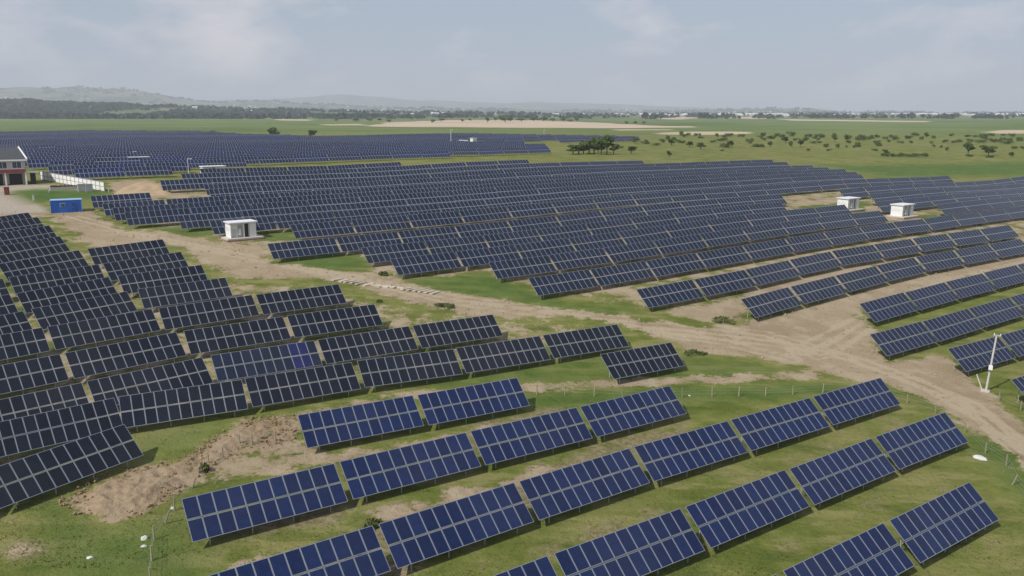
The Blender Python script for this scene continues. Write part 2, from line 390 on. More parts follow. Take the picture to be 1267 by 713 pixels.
LUSH_AND_SHADE = [([(480, 352), (520, 347), (600, 338), (650, 358), (700, 378), (780, 378), (790, 386), (680, 382), (600, 366), (520, 356)], .75, 3),
         ([(345, 318), (420, 315), (452, 318), (455, 331), (400, 334)], .8, 3),
         ([(185, 282), (262, 281), (262, 292), (210, 290)], .7, 4), ([(325, 288), (365, 288), (365, 296), (325, 298)], .8, 3),
         ([(480, 470), (640, 455), (720, 442), (850, 438), (980, 458), (900, 468), (720, 474), (560, 480)], .5, 3),
         ([(640, 486), (800, 482), (1010, 474), (1100, 486), (1000, 492), (880, 497), (660, 505)], .75, 3),
         ([(1190, 535), (1230, 545), (1290, 600), (1290, 640), (1230, 580)], .8, 3),
         ([(10, 238), (45, 234), (132, 236), (140, 246), (104, 247), (58, 250), (40, 252)], 1.0, 6),
         ([(985, 259), (1005, 255), (1075, 249), (1062, 262), (1010, 266)], .9, 4), ([(1130, 266), (1165, 266), (1150, 272)], .8, 5),
         ([(60, 620), (120, 660), (230, 640), (250, 720), (60, 720)], .75, 4),
         ([(165, 548), (250, 522), (280, 530), (235, 555), (180, 566)], .6, 4),
         ([(1000, 203), (1090, 205), (1290, 199), (1290, 217), (1090, 219), (1060, 213)], .9, 15), ([(1090, 192), (1150, 193), (1150, 196), (1090, 195)], .7, 10)]  # first strip here: a cloud shadow painted as darker green ground
SANDS = [[(455, 156), (480, 151.5), (560, 148.6), (660, 149), (740, 152), (800, 155.5), (860, 156.5), (860, 157.8), (740, 158.6), (560, 157.5), (480, 157)],
         [(820, 165), (850, 163), (920, 163), (920, 165.2), (860, 167), (830, 166.4)], [(1218, 163.5), (1240, 161), (1290, 161), (1290, 165.6), (1235, 165.6)],
         [(335, 147.4), (385, 148), (382, 149.6), (345, 149)], [(960, 147.3), (1150, 150), (1150, 151.5), (980, 149.4)], [(400, 154), (450, 153), (450, 155), (405, 155.4)],
         [(800, 147), (845, 144.8), (870, 146), (840, 148)], [(890, 146), (930, 144.6), (960, 145), (940, 147.5)], [(760, 160.5), (830, 160), (830, 161), (770, 161.5)]]
CONC = [[(-60, 236), (20, 229), (120, 229), (100, 236), (20, 236), (45, 251), (60, 262), (-60, 270)]]
RUTS = [[(1290, 590), (1220, 520), (1150, 480), (1060, 445), (960, 425), (860, 414), (760, 402), (660, 388), (560, 374), (470, 352), (380, 334), (280, 312), (180, 292), (90, 268)],
        [(1275, 560), (1200, 500), (1110, 462), (1030, 436), (950, 414), (860, 404), (760, 394), (660, 380), (560, 368), (450, 345), (340, 325), (240, 306), (150, 288)],
        [(985, 436), (1010, 424), (1045, 406), (1090, 383), (1140, 360), (1200, 342), (1290, 321)], [(1010, 441), (1036, 427), (1065, 408), (1105, 386), (1160, 360), (1220, 342), (1300, 324)],
        [(980, 445), (900, 425), (800, 410), (700, 388)]]

def build_ground():
    # polar sheet around the camera's foot, fine in front, out to the horizon
    th = np.concatenate([np.arange(-180, -42, 4.0), np.arange(-42, 42.01, .16), np.arange(46, 180, 4.0)])*math.pi/180
    r = [6.0]
    while r[-1] < 17000: r.append(r[-1]*1.0085 if r[-1] > 26 else r[-1]*1.05)
    r = np.array(r); nt, nr = len(th), len(r)
    RR, TT = np.meshgrid(r, th, indexing='ij')
    X = (RR*np.sin(TT)).ravel(); Y = (RR*np.cos(TT)).ravel()
    Z = ground_z(X, Y)
    n = len(X)
    near = (Y > 20) & (RR.ravel() < 900)
    A = {k: np.zeros(n, np.float32) for k in ('dirt', 'dry', 'far', 'lush_and_shade', 'sand', 'conc', 'rut', 'red', 'hill')}
    xs, ys = X[near], Y[near]
    dirt = np.zeros(xs.shape); redv = dirt.copy()
    road = soft(poly_world(ROAD), xs, ys, 5.0)
    tr = np.clip(.82-segdist(poly_world(TRACK), xs, ys, False)/3.0, 0, .6)
    for pts, s, w, rd in DIRTS:
        q = soft(poly_world(pts), xs, ys, w)*s; dirt = np.maximum(dirt, q)
        if rd: redv = np.maximum(redv, q*rd)
    lush_and_shade = np.zeros(xs.shape)
    for pts, s, w in LUSH_AND_SHADE:
        q = soft(poly_world(pts), xs, ys, w); lush_and_shade = np.maximum(lush_and_shade, q*s); dirt = dirt*(1-q)
    dirt = np.maximum(dirt, np.maximum(road, tr))
    dry = np.zeros(xs.shape)
    for pts, s, w in DRYS: dry = np.maximum(dry, soft(poly_world(pts), xs, ys, w)*s)
    rut = np.zeros(xs.shape)
    for pl in RUTS: rut = np.maximum(rut, np.clip(1-np.abs(segdist(poly_world(pl), xs, ys, False)-.9)/.9, 0, 1))
    conc = np.zeros(xs.shape)
    for pl in CONC: conc = np.maximum(conc, soft(poly_world(pl), xs, ys, 1.5))
    conc = conc*(1-np.clip(lush_and_shade*1.2, 0, 1))
    for k, v in (('dirt', dirt), ('dry', dry), ('lush_and_shade', lush_and_shade), ('rut', rut), ('conc', conc), ('red', redv)): A[k][near] = v
    far_m = RR.ravel() > 350
    for pl in SANDS:
        A['sand'][far_m] = np.maximum(A['sand'][far_m], soft(poly_world(pl), X[far_m], Y[far_m], 40))
    A['far'] = np.clip((RR.ravel()-500)/350, 0, 1).astype(np.float32)
    A['hill'] = np.clip((Y-2500)/900, 0, 1).astype(np.float32)*np.clip((Z-6)/25+.25, 0, 1).astype(np.float32)
    co = np.stack([X, Y, Z], 1).astype(np.float32)
    i, j = np.meshgrid(np.arange(nr-1), np.arange(nt), indexing='ij'); j2 = (j+1) % nt
    faces = np.stack([i*nt+j, (i+1)*nt+j, (i+1)*nt+j2, i*nt+j2], -1).reshape(-1, 4)[:, ::-1]
    roadv = np.zeros(n); roadv[near] = np.maximum(road, 0); trv = np.zeros(n); trv[near] = tr; cv = np.zeros(n); cv[near] = conc
    fr = roadv[faces].mean(1); ft = trv[faces].mean(1); fc = cv[faces].mean(1)
    fy = Y[faces].mean(1); fz = Z[faces].mean(1)
    kind = np.zeros(len(faces), int)
    kind[(fy > 2300)] = 4
    kind[(ft > .3)] = 2; kind[fr > .5] = 1; kind[fc > .5] = 3
    for k, name in ((0, 'ground'), (1, 'dirt_road'), (2, 'path'), (3, 'pavement'), (4, 'hills')):
        ff = faces[kind == k]
        if not len(ff): continue
        used, inv = np.unique(ff, return_inverse=True); inv = inv.reshape(-1, 4)
        me = bpy.data.meshes.new(name); me.vertices.add(len(used)); me.vertices.foreach_set('co', co[used].ravel())
        me.loops.add(len(inv)*4); me.loops.foreach_set('vertex_index', inv.ravel().astype(np.int32))
        me.polygons.add(len(inv)); me.polygons.foreach_set('loop_start', np.arange(0, len(inv)*4, 4, dtype=np.int32))
        me.polygons.foreach_set('use_smooth', np.ones(len(inv), bool))
        me.update(calc_edges=True)
        for an, av in A.items():
            at = me.attributes.new(an, 'FLOAT', 'POINT'); at.data.foreach_set('value', np.ascontiguousarray(av[used]))
        me.materials.append(M['ground'])
        tag(link(bpy.data.objects.new(name, me)), kind='structure')
build_ground()

# haze: one closed box of even air round everything on the ground
hb = MB(); hb.box(-20000, 20000, -18000, 18500, -14, 420)
hm = bpy.data.materials.new('haze'); hm.use_nodes = True; hn = hm.node_tree.nodes
hn.remove(hn['Principled BSDF']); pv = hn.new('ShaderNodeVolumePrincipled')
pv.inputs['Color'].default_value = (.86, .92, 1.0, 1); pv.inputs['Density'].default_value = HAZE_DENSITY; pv.inputs['Anisotropy'].default_value = 0.0
hm.node_tree.links.new(pv.outputs[0], hn['Material Output'].inputs['Volume'])
tag(hb.build('haze', hm), kind='stuff')

# ------------------------------------------------------------------ solar tables
L, S, TILT, HL = 11.3, 3.32, R(40.5), .65
CT, ST = math.cos(TILT), math.sin(TILT)
MP = L/11
def slope_pt(x, s, up=0):        # x along the row, s up the slope from the low edge, up = out of the glass
    return Vector((x-L/2, -S*CT/2+s*CT-up*ST, HL+s*ST+up*CT))
def module_mesh(glass):
    w, h, t, fw = MP-.02, 1.615, .04, .042
    mb = MB(); mb.box(-w/2, w/2, -h/2, h/2, -t, 0, 0)
    mb.f.pop(1); mb.mi.pop(1)    # the top is a frame ring and an inset pane
    o = [(-w/2, -h/2), (w/2, -h/2), (w/2, h/2), (-w/2, h/2)]; i_ = [(a*(1-2*fw/w), b*(1-2*fw/h)) for a, b in o]
    mb.add([(a, b, 0) for a, b in o]+[(a, b, 0) for a, b in i_]+[(a, b, -.004) for a, b in i_],
           [(k, (k+1) % 4, 4+(k+1) % 4, 4+k) for k in range(4)]+[(4+k, 4+(k+1) % 4, 8+(k+1) % 4, 8+k) for k in range(4)], 0)
    mb.add([(a, b, -.004) for a, b in i_], [(0, 1, 2, 3)], 1)
    return mb.mesh('solar_module', [M['frame'], glass])
MODULE = {k: module_mesh(M[k]) for k in ('blue', 'dark', 'navy', 'bright', 'slate')}
LEGX = (1.25, 4.2, 7.2, L-1.25)
def legs_mb(mb, x, s, r=.045):
    p = slope_pt(x, s, -.12); mb.tube((p.x, p.y, -.5), p, r, n=6)
def make_table(glass):
    t = thing('solar_table', 'solar table', 'solar panels', (0, 0, 0))
    for r_ in (0, 1):
        for c in range(11):
            o = link(bpy.data.objects.new('solar_module', MODULE[glass]), t)
            o.location = slope_pt((c+.5)*MP, .815+r_*1.69); o.rotation_euler = (TILT, 0, 0)
    rot = Matrix.Rotation(TILT, 4, 'X')
    for s in (.45, 1.25, 2.05, 2.9):
        mb = MB(); mb.box(.05, L-.05, -.03, .03, -.05, 0)
        o = mb.build('rail', M['steel'], t); o.location = slope_pt(0, s, -.045); o.rotation_euler = (TILT, 0, 0)
    for x in LEGX:
        for s in (.45, 2.75):
            mb = MB(); legs_mb(mb, x, s); mb.build('leg', M['steel'], t)
        mb = MB(); a = slope_pt(x+.06, .5, -.13); b = slope_pt(x+.06, 2.95, -.13); mb.tube(a, b, .04, n=6)
        p = slope_pt(x+.06, 1.7, -.13); q = slope_pt(x+.06, 2.75, -.13); mb.tube(p, (q.x, q.y, .7), .03, n=6)
        mb.build('rafter', M['steel'], t)
    mb = MB(); a = slope_pt(.3, 1.66, -.2); b = slope_pt(L-.3, 1.66, -.2); mb.box(a.x, b.x, a.y-.06, a.y+.06, a.z-.05, a.z+.02); mb.build('cable_tray', M['steel'], t)
    mb = MB(); p = slope_pt(L-1.25, 2.75, -.3); mb.box(p.x-.2, p.x+.2, p.y-.3, p.y-.1, .9, 1.45); mb.build('junction_box', M['roofw'], t, bevel=.01)
    return t
def array_data(detail=True):
    """one table as plain arrays: plate, 22 panes, legs"""
    V, Fc, mi, tone = [], [], [], []
    def quad(ps, m, tn=0): k = len(V); V.extend(tuple(p) for p in ps); Fc.append((k, k+1, k+2, k+3)); mi.append(m); tone.append(tn)
    c = [slope_pt(0, 0, -.006), slope_pt(L, 0, -.006), slope_pt(L, S, -.006), slope_pt(0, S, -.006)]
    d = [slope_pt(0, 0, -.05), slope_pt(L, 0, -.05), slope_pt(L, S, -.05), slope_pt(0, S, -.05)]
    quad(c, 0); quad(d[::-1], 0)
    for i in range(4): quad([d[i], d[(i+1) % 4], c[(i+1) % 4], c[i]], 0)
    fw = .05
    for r_ in (0, 1):
        for k in range(11):
            x0, x1 = k*MP+fw+.008, (k+1)*MP-fw-.008; s0, s1 = r_*1.66+fw+(.01 if r_ == 0 else .03), (r_+1)*1.66-fw-(.03 if r_ == 0 else .01)
            quad([slope_pt(x0, s0), slope_pt(x1, s0), slope_pt(x1, s1), slope_pt(x0, s1)], 1, random.random())
    if detail:
        for x in LEGX:
            for s in (.45, 2.75):
                p = slope_pt(x, s, -.06); a = .045
                b = [(p.x-a, p.y-a), (p.x+a, p.y-a), (p.x+a, p.y+a), (p.x-a, p.y+a)]
                for i in range(4): (x0, y0), (x1, y1) = b[i], b[(i+1) % 4]; quad([(x0, y0, -.4), (x1, y1, -.4), (x1, y1, p.z), (x0, y0, p.z)], 2)
    return np.array(V, np.float64), np.array(Fc), np.array(mi), np.array(tone, np.float32)
AD = array_data()
def array_mesh(name, glass):
    V, Fc, mi, tone = AD
    me = bpy.data.meshes.new(name); me.from_pydata(V.tolist(), [], Fc.tolist())
    for m in (M['frame'], M[glass], M['steel']): me.materials.append(m)
    me.polygons.foreach_set('material_index', mi.astype(np.int32))
    at = me.attributes.new('tone', 'FLOAT', 'FACE'); at.data.foreach_set('value', tone); me.update(); return me
ARRAY = {k: array_mesh('solar_table', k) for k in ('blue', 'dark', 'navy', 'slate')}

DBG = []
TABLES = []   # dict(loc, rot, glass, field, row, idx, nrow, size)
def place(A_, B_, glass, field, row, idx, sx=1.0):
    """A_, B_: ends of the low edge's ground line, Vector xy"""
    ax = Vector((B_[0]-A_[0], B_[1]-A_[1])); az = math.atan2(ax.y, ax.x)
    yl = Vector((-math.sin(az), math.cos(az)))
    m = (Vector(A_)+Vector(B_))/2 + yl*(S*CT/2)
    h = Vector((math.cos(az), math.sin(az)))*L/2
    z0, z1 = g(*(m-h)), g(*(m+h)); z = (z0+z1)/2
    u, v = topx((m.x, m.y, z+1.7)); dep = (Vector((m.x, m.y, z))-Vector((0, 0, CAMZ))).length
    TABLES.append(dict(sx=sx, loc=(m.x, m.y, z), rot=(random.gauss(0, .007), -math.atan((z1-z0)/L)+random.gauss(0, .004), az+random.gauss(0, .006)), glass=glass, field=field, row=row, idx=idx, u=u, v=v, size=1/dep))
def row_line(pts, n, glass, field, row, top=True, before=0, after=0, sp=None):
    """pts: photo points along the row's top edge (or low edge); n tables between the first and last, before/after continue it"""
    h = HL+S*ST if top else HL
    P = [px(u, v, h).xy for u, v in pts]
    if top:
        d = (P[-1]-P[0]).normalized(); off = Vector((d.y, -d.x))*(S*CT); P = [p+off for p in P]
    cum = [0]
    for a, b in zip(P, P[1:]): cum.append(cum[-1]+(b-a).length)
    tot = cum[-1]
    sp = sp or (tot+.3)/n; DBG.append((field, row, round(sp, 2)))
    def at(s):
        if s <= 0: d = (P[1]-P[0]).normalized(); return P[0]+d*s
        for k in range(len(P)-1):
            if s <= cum[k+1]: return P[k].lerp(P[k+1], (s-cum[k])/(cum[k+1]-cum[k]))
        d = (P[-1]-P[-2]).normalized(); return P[-1]+d*(s-tot)
    for i in range(-before, n+after):
        a = at(i*sp); b = at(i*sp+L); d = (b-a).normalized(); mid = (a+b)/2
        place(mid-d*L/2, mid+d*L/2, glass, field, row, i+before, min(1.0, (sp-.42)/L))

# near bright-blue field
row_line([(364.3, 513), (638.6, 466.7)], 2, 'blue', 'A', 1)
row_line([(223.8, 616.9), (425.5, 568.5), (829.6, 476.2)], 4, 'blue', 'A', 2)
row_line([(468, 646.7), (790, 550), (1089.6, 466)], 5, 'blue', 'A', 3, before=1)
row_line([(685.6, 683.7), (1169.5, 508)], 4, 'blue', 'A', 4, before=1)
row_line([(968, 705), (1202, 594)], 2, 'blue', 'A', 5, before=1)
# dark field on the left of the road (rows from the front to the back)
row_line([(-26, 583), (155.5, 523.6)], 1, 'dark', 'B', 1, before=1)
row_line([(141, 490.7), (307.6, 466.8), (448, 444.4), (570, 429), (762.3, 400.2)], 5, 'dark', 'B', 2)
row_line([(-30, 527), (133.5, 492.3)], 1, 'dark', 'B', 2, before=1)
row_line([(109.4, 470), (266.4, 437.4), (398, 418.2), (608.2, 388)], 4, 'dark', 'B', 3, before=1)
row_line([(83.2, 435), (229, 407.7), (463, 374.9)], 3, 'dark', 'B', 4, before=1)
row_line([(61, 402.6), (200.6, 379), (419.4, 350.3)], 3, 'dark', 'B', 5, before=1)
row_line([(42, 381), (172, 356), (281.4, 342)], 2, 'dark', 'B', 6, before=1)
row_line([(23, 361.4), (146, 340), (251.5, 326.4)], 2, 'dark', 'B', 7, before=1)
row_line([(11, 342.4), (127, 325), (227, 310.4)], 2, 'dark', 'B', 8, before=1)
row_line([(0, 325.5), (110, 306.6), (203.7, 295)], 2, 'dark', 'B', 9, before=1)
row_line([(-18, 307), (88, 289)], 1, 'dark', 'B', 10, before=1)
row_line([(-28, 292), (74.5, 276.5)], 1, 'dark', 'B', 11, before=1)
row_line([(-38, 280), (59.4, 266)], 1, 'dark', 'B', 12, before=1)
row_line([(-47, 274), (47.5, 260.6)], 1, 'dark', 'B', 13, before=1)
row_line([(737, 438.6), (826.7, 422.9)], 1, 'dark', 'H', 1)
# navy tables right of the road
row_line([(1081.6, 399.9), (1135.4, 385.4), (1186, 371.3), (1233, 358.5)], 3, 'navy', 'G', 1, top=False, after=2)
row_line([(1096.7, 442), (1157.3, 425.1), (1217.9, 406.6)], 2, 'navy', 'G', 2, top=False, after=2)
row_line([(1194.3, 462.1), (1256.6, 443.6)], 1, 'navy', 'G', 3, top=False, after=2)
row_line([(1251, 468), (1325, 446)], 1, 'navy', 'G', 4, after=1)
# the big dark field: measured fronts, then evenly spaced rows
row_line([(935, 394.2), (992.4, 378), (1054.6, 361.2), (1105, 347.7), (1152, 336), (1197.7, 327.5), (1290, 310)], 7, 'slate', 'C', 1, top=False, sp=11.85)
row_line([(802.7, 382), (866.9, 369), (931.8, 356.1), (992.4, 341), (1044.5, 329.2), (1093.3, 320.8), (1200, 303), (1300, 288)], 9, 'slate', 'C', 2, top=False, sp=11.85)
def inpx(poly, u, v): return bool(inside(np.array(poly, float), np.array([u]), np.array([v]))[0])
POLY_C = [(60, 262), (112, 250), (232, 244.5), (228, 238), (214, 232.5), (199, 227.5), (186, 222.5), (190, 213), (360, 207), (500, 201), (640, 199.8), (850, 200.5), (960, 199.5), (1010, 205), (1065, 215), (1090, 221), (1267, 219), (1310, 219), (1310, 400), (300, 400)]
POLY_FAR = [(-40, 166), (100, 163.5), (240, 164.5), (300, 168), (400, 171), (560, 167.5), (600, 167.3), (790, 171.5), (790, 174), (690, 174.5), (660, 180), (705, 187), (640, 191), (360, 202), (200, 212.5), (185, 221.5), (138, 222), (128, 225), (52, 209), (40, 203), (-40, 203)]
EXC = [[(126, 223.5), (186, 222), (202, 227), (216, 231.5), (232, 237), (238, 246), (120, 246)], [(965, 257), (970, 248), (1040, 241), (1078, 247), (1062, 263), (1010, 265)], [(1062, 252), (1082, 250), (1100, 258), (1160, 264), (1162, 271), (1095, 273)], [(124, 197), (142, 194), (160, 202), (152, 208), (128, 205)], [(612, 176), (690, 172), (690, 178), (650, 180)], [(552, 174), (592, 171), (592, 178), (562, 178)], [(38, 184), (80, 185), (80, 190), (55, 190)]]
def back_c(u): return np.interp(u, [190, 360, 500, 640, 850, 960, 1010, 1065, 1090, 1267], [213, 207, 201, 199.5, 199.5, 198.5, 205, 215, 220, 218])
def front_f(u): return np.interp(u, [-40, 52, 128, 185, 200, 360, 640, 705], [204, 210, 226, 222, 214, 203.5, 192, 188])
AZ = R(54.6)
rd = Vector((math.sin(AZ), math.cos(AZ))); bd = Vector((-math.cos(AZ), math.sin(AZ)))
starts = [(666.3, 367.1), (616, 346.4), (492.8, 341.8), (455.8, 327), (338.6, 321.8), (366, 296), (265.4, 291), (225, 284), (159, 280), (143.5, 274), (131, 268), (115.7, 258), (114, 251)]
row = 3
lastP = None; SPC = []
for u, v in starts:
    p = px(u, v, HL).xy
    P_ = p.dot(bd); r0 = p.dot(rd); SPC.append((round(P_, 1), round(r0, 1)))
    for k in range(60):
        a = rd*(r0+k*11.62)+bd*P_; b = a+rd*L; m = (a+b)/2
        uu, vv = topx((m.x, m.y, g(*m)+1.5))
        if uu > 1290: break
        if any(inpx(e, uu, vv) for e in EXC) or topx((m.x, m.y, g(*m)+2.6))[1] < back_c(uu): continue
        place(a, b, 'slate', 'C', row, k)
    row += 1; lastP = P_

step = 10.2
P_ = lastP
while P_ < 2200:
    P_ += step
    off = (row*7.3) % 11.62
    hit = False
    for k in range(-90, 260):
        a = rd*(k*11.62+off)+bd*P_; b = a+rd*L; m = (a+b)/2
        if m.y < 60: continue
        z_ = g(*m); uu, vv = topx((m.x, m.y, z_+1.3))
        if uu < -40 or uu > 1310 or vv > 300 or vv < 160: continue
        if any(inpx(e, uu, vv) for e in EXC): continue
        vt, vb = topx((m.x, m.y, z_+2.6))[1], topx((m.x, m.y, z_+.4))[1]
        if inpx(POLY_C, uu, vv) and vt > back_c(uu): place(a, b, 'slate' if vv > 214 or uu < 300 else ('navy' if vv < 209 or random.random() < .5 else 'slate'), 'C', row, k); hit = True  # bluer back rows of the middle field: reflection put into the glass colour
        elif inpx(POLY_FAR, uu, vv) and vb < front_f(uu): place(a, b, 'blue' if random.random() < .45 else 'navy', 'F', row, k); hit = True
    row += 1


# the 300 nearest tables in view stand as individuals, the rest as one object
ORD = ['first', 'second', 'third', 'fourth', 'fifth', 'sixth', 'seventh', 'eighth', 'ninth', 'tenth', 'eleventh', 'twelfth', 'thirteenth', 'fourteenth', 'fifteenth', 'sixteenth', 'seventeenth', 'eighteenth', 'nineteenth', 'twentieth'] + ['twenty-'+o for o in ('first', 'second', 'third', 'fourth', 'fifth', 'sixth', 'seventh', 'eighth', 'ninth')] + ['thirtieth'] + ['thirty-'+o for o in ('first', 'second', 'third', 'fourth', 'fifth', 'sixth', 'seventh', 'eighth', 'ninth')]
def visible(t):
    cs = [slope_pt(x, s) for x in (0, L/2, L) for s in (0, S)]
    mt = Matrix.Translation(t['loc']) @ Euler(t['rot']).to_matrix().to_4x4()
    for c in cs:
        u, v = topx(mt @ c)
        if 0 <= u <= 1267 and 0 <= v <= 713: return True
    return False
for t in TABLES: t['vis'] = visible(t)
INVIEW = sorted([t for t in TABLES if t['vis']], key=lambda t: -t['size'])
for i, t in enumerate(INVIEW): t['ind'] = i < 300; t['parts'] = i < 130
rows_ = {}
for t in TABLES:
    if t['vis']: rows_.setdefault((t['field'], t['row']), []).append(t)
nB = 13
def label_of(t):
    rr = sorted(rows_[(t['field'], t['row'])], key=lambda q: q['u']); k = rr.index(t); n = len(rr); f, r = t['field'], t['row']
    left = 'leftmost' if k == 0 else ('rightmost' if k == n-1 else ORD[k]+' from the left')
    if f == 'A':
        rw = ['back', 'second', 'middle', 'fourth', 'front'][r-1]
        rw = {1: 'backmost row', 2: 'second row from the back', 3: 'middle row', 4: 'second row from the front', 5: 'frontmost row'}[r]
        return f'bright blue solar table, {left} in {rw}, near field'
    if f == 'B':
        j = n-1-k; right = 'road-end' if j == 0 else ORD[j]+' from the road end'
        if r == 3 and k == 2: return 'dark solar table with four bright blue modules near its right end'
        rw = 'frontmost row' if r == 1 else ('hindmost row' if r == nB else ORD[r-1]+' row from the front')
        return f'dark solar table, {right}, {rw} of left field'
    if f == 'H': return 'single dark solar table standing apart on green grass below the road bend'
    if f == 'G':
        rw = {1: 'backmost row', 2: 'second row', 3: 'third row', 4: 'lowest row'}[r]
        return f'navy solar table, {left} in the {rw} right of road'
    if f == 'C':
        left = 'first' if k == 0 else ORD[min(k, 39)]
        return f'dark solar table, {left} from left, row {r} of big middle field'
    return f'distant blue solar table, {left} in far-field row {r} near the house wall'
GROUP = {'A': 'bright blue solar tables of the near field', 'B': 'dark solar tables left of the road', 'H': 'dark solar tables left of the road', 'G': 'navy solar tables right of the road', 'C': 'dark solar tables of the big middle field', 'F': 'blue solar tables of the far field'}
PROTO = {}
rest = []
for t in TABLES:
    if not t.get('ind'):
        if t['vis']: rest.append(t)
        elif t['field'] in 'ABGH': t['parts'] = False; rest.append(t)
        continue
    lab = label_of(t); grp = GROUP[t['field']]
    if t['parts']:
        if t['glass'] not in PROTO:
            o = make_table(t['glass']); PROTO[t['glass']] = o; o.location = t['loc']; o.rotation_euler = t['rot']; o['label'] = lab; o['group'] = grp
        else: o = dup(PROTO[t['glass']], t['loc'], t['rot'], lab, grp)
        o.scale = (t['sx'], 1, 1)
        if 'four bright blue' in lab:
            ms = sorted([c for c in o.children if c.name.startswith('solar_module')], key=lambda c: (round(c.location.z, 2), c.location.x))
            for c in ms: c.data = MODULE['slate']
            for i in (8, 9, 19, 20): ms[i].data = MODULE['bright']
    else:
        o = link(bpy.data.objects.new('solar_table', ARRAY[t['glass']])); o.location = t['loc']; o.rotation_euler = t['rot']
        o.scale = (t['sx'], 1, 1)
        tag(o, lab, 'solar panels', grp)
def build_rest(ts):
    V, Fc, mi, tone = AD; nv, nf = len(V), len(Fc)
    keep_near = np.ones(nf, bool)
    co, fa, ma, to = [], [], [], []; k = 0
    for t in ts:
        Rm = np.array(Euler(t['rot']).to_matrix()); co.append(V@Rm.T+np.array(t['loc']))
        fa.append(Fc+k); k += nv
        m_ = mi.copy(); m_[mi == 1] = {'dark': 1, 'blue': 3, 'navy': 4, 'slate': 5}[t['glass']]; ma.append(m_)
        to.append((tone+random.random()) % 1)
    co = np.concatenate(co); fa = np.concatenate(fa); ma = np.concatenate(ma); to = np.concatenate(to)
    me = bpy.data.meshes.new('solar_tables'); me.vertices.add(len(co)); me.vertices.foreach_set('co', co.astype(np.float32).ravel())
    me.loops.add(len(fa)*4); me.loops.foreach_set('vertex_index', fa.ravel().astype(np.int32))
    me.polygons.add(len(fa)); me.polygons.foreach_set('loop_start', np.arange(0, len(fa)*4, 4, dtype=np.int32)); me.update(calc_edges=True)
    for m in (M['frame'], M['dark'], M['steel'], M['blue'], M['navy'], M['slate']): me.materials.append(m)
    me.polygons.foreach_set('material_index', ma.astype(np.int32))
    at = me.attributes.new('tone', 'FLOAT', 'FACE'); at.data.foreach_set('value', to.astype(np.float32))
    o = link(bpy.data.objects.new('solar_tables', me)); tag(o, 'distant rows of blue and dark solar tables covering the plain', 'solar panels', kind='stuff')
build_rest(rest)

# ------------------------------------------------------------------ helpers for placing the other things
def face(p): return -math.atan2(p.x, p.y)
def depth(p): return p.y*CP-(p.z-CAMZ)*SP
def mpp(p): return depth(p)/F           # metres per photo pixel at p
ROWROT = math.pi/2-AZ                   # local x along the rows, local y away from the camera

# ------------------------------------------------------------------ inverter cabins
def cabin(u, v, label, w=4.5, d=2.9, h=2.7, pad=True):
    p = px(u, v)
    t = thing('inverter_cabin', label, 'cabin', p, ROWROT, 'white inverter cabins among the solar tables')
    mb = MB(); mb.box(-.9, w+1.0, -1.0, d+.6, -.8, .42, 0); mb.box(-.93, w+1.03, -1.03, d+.63, -.8, .18, 1)
    mb.build('plinth', [M['conc'], M['brick']], t)
    z = .422
    mb = MB(); mb.box(0, w, .35, d, z, z+h-.2); mb.box(0, .12, 0, .348, z, z+h-.2); mb.box(w-1.15, w, 0, .348, z, z+h-.2)
    mb.build('wall', M['white'], t)
    mb = MB(); mb.box(-.25, w+.25, -.3, d+.22, z+h-.198, z+h); mb.build('roof', M['roofw'], t, bevel=.02)
    mb = MB(); mb.box(2.25, 2.45, .02, .345, z, z+h-.2); mb.build('pillar', M['white'], t)
    mb = MB(); mb.box(.3, 1.15, .30, .347, z+.05, z+1.75)
    for k in range(7): mb.box(.35, 1.10, .28, .299, z+.2+k*.2, z+.29+k*.2, 1)
    mb.build('louvred_door', [M['white'], M['greyp']], t)
    mb = MB(); mb.box(1.35, 2.2, .31, .347, z+.02, z+h-.5); mb.build('doorway', M['greyp'], t)
    mb = MB(); mb.box(1.45, 1.85, .05, .305, z+.4, z+1.5); mb.build('cabinet', M['white'], t, bevel=.02)
    mb = MB(); mb.box(2.5, 3.2, .29, .346, z+.02, z+h-.4); mb.build('door', M['darkp'], t)
    mb = MB()
    for k in range(3):
        mb.box(-.03, -.003, .7+k*.75, 1.25+k*.75, z+1.2, z+1.8)
    mb.build('side_vent', M['roofw'], t)
    return t
cabin(286, 298, 'white inverter cabin on a brick-edged concrete plinth beside the dirt road')
cabin(1048.6, 262, 'white inverter cabin in the grassy clearing, left of two near the right edge')
cabin(1116, 270.5, 'white inverter cabin near the right edge, right of the two in the clearing')
cabin(161, 206, 'small far white inverter cabin among blue tables behind the tan mound', w=5.6, d=2.6, h=2.3)
cabin(252, 219, 'white cabin roof just showing above the dark tables behind the tan mound', w=5.8, d=2.8, h=2.3)
p = px(585, 179); t = thing('inverter_cabin', 'tiny white cabin in the far blue field near a tall pole', 'cabin', p, ROWROT, 'white inverter cabins among the solar tables')
mb = MB(); mb.box(0, 2.4, 0, 2.4, -.3, 3.0); mb.build('wall', M['white'], t)
mb = MB(); mb.box(-.2, 2.6, -.2, 2.6, 3.002, 3.2); mb.build('roof', M['roofw'], t)
mb = MB(); mb.box(.8, 1.6, -.03, -.003, 0, 2.1); mb.build('door', M['greyp'], t)
p = px(569, 178.5); t = thing('low_shed', 'low pale roofed shed in the far blue field left of a tiny cabin', 'shed', p, face(p))
mb = MB(); mb.box(0, 6, 0, 3, -.3, 1.6); mb.build('wall', M['greyp'], t); mb = MB(); mb.prism([(-.3, 1.602), (6.3, 1.602), (6.3, 1.8), (-.3, 2.1)], -.3, 3.3); mb.build('roof', M['roofw'], t)

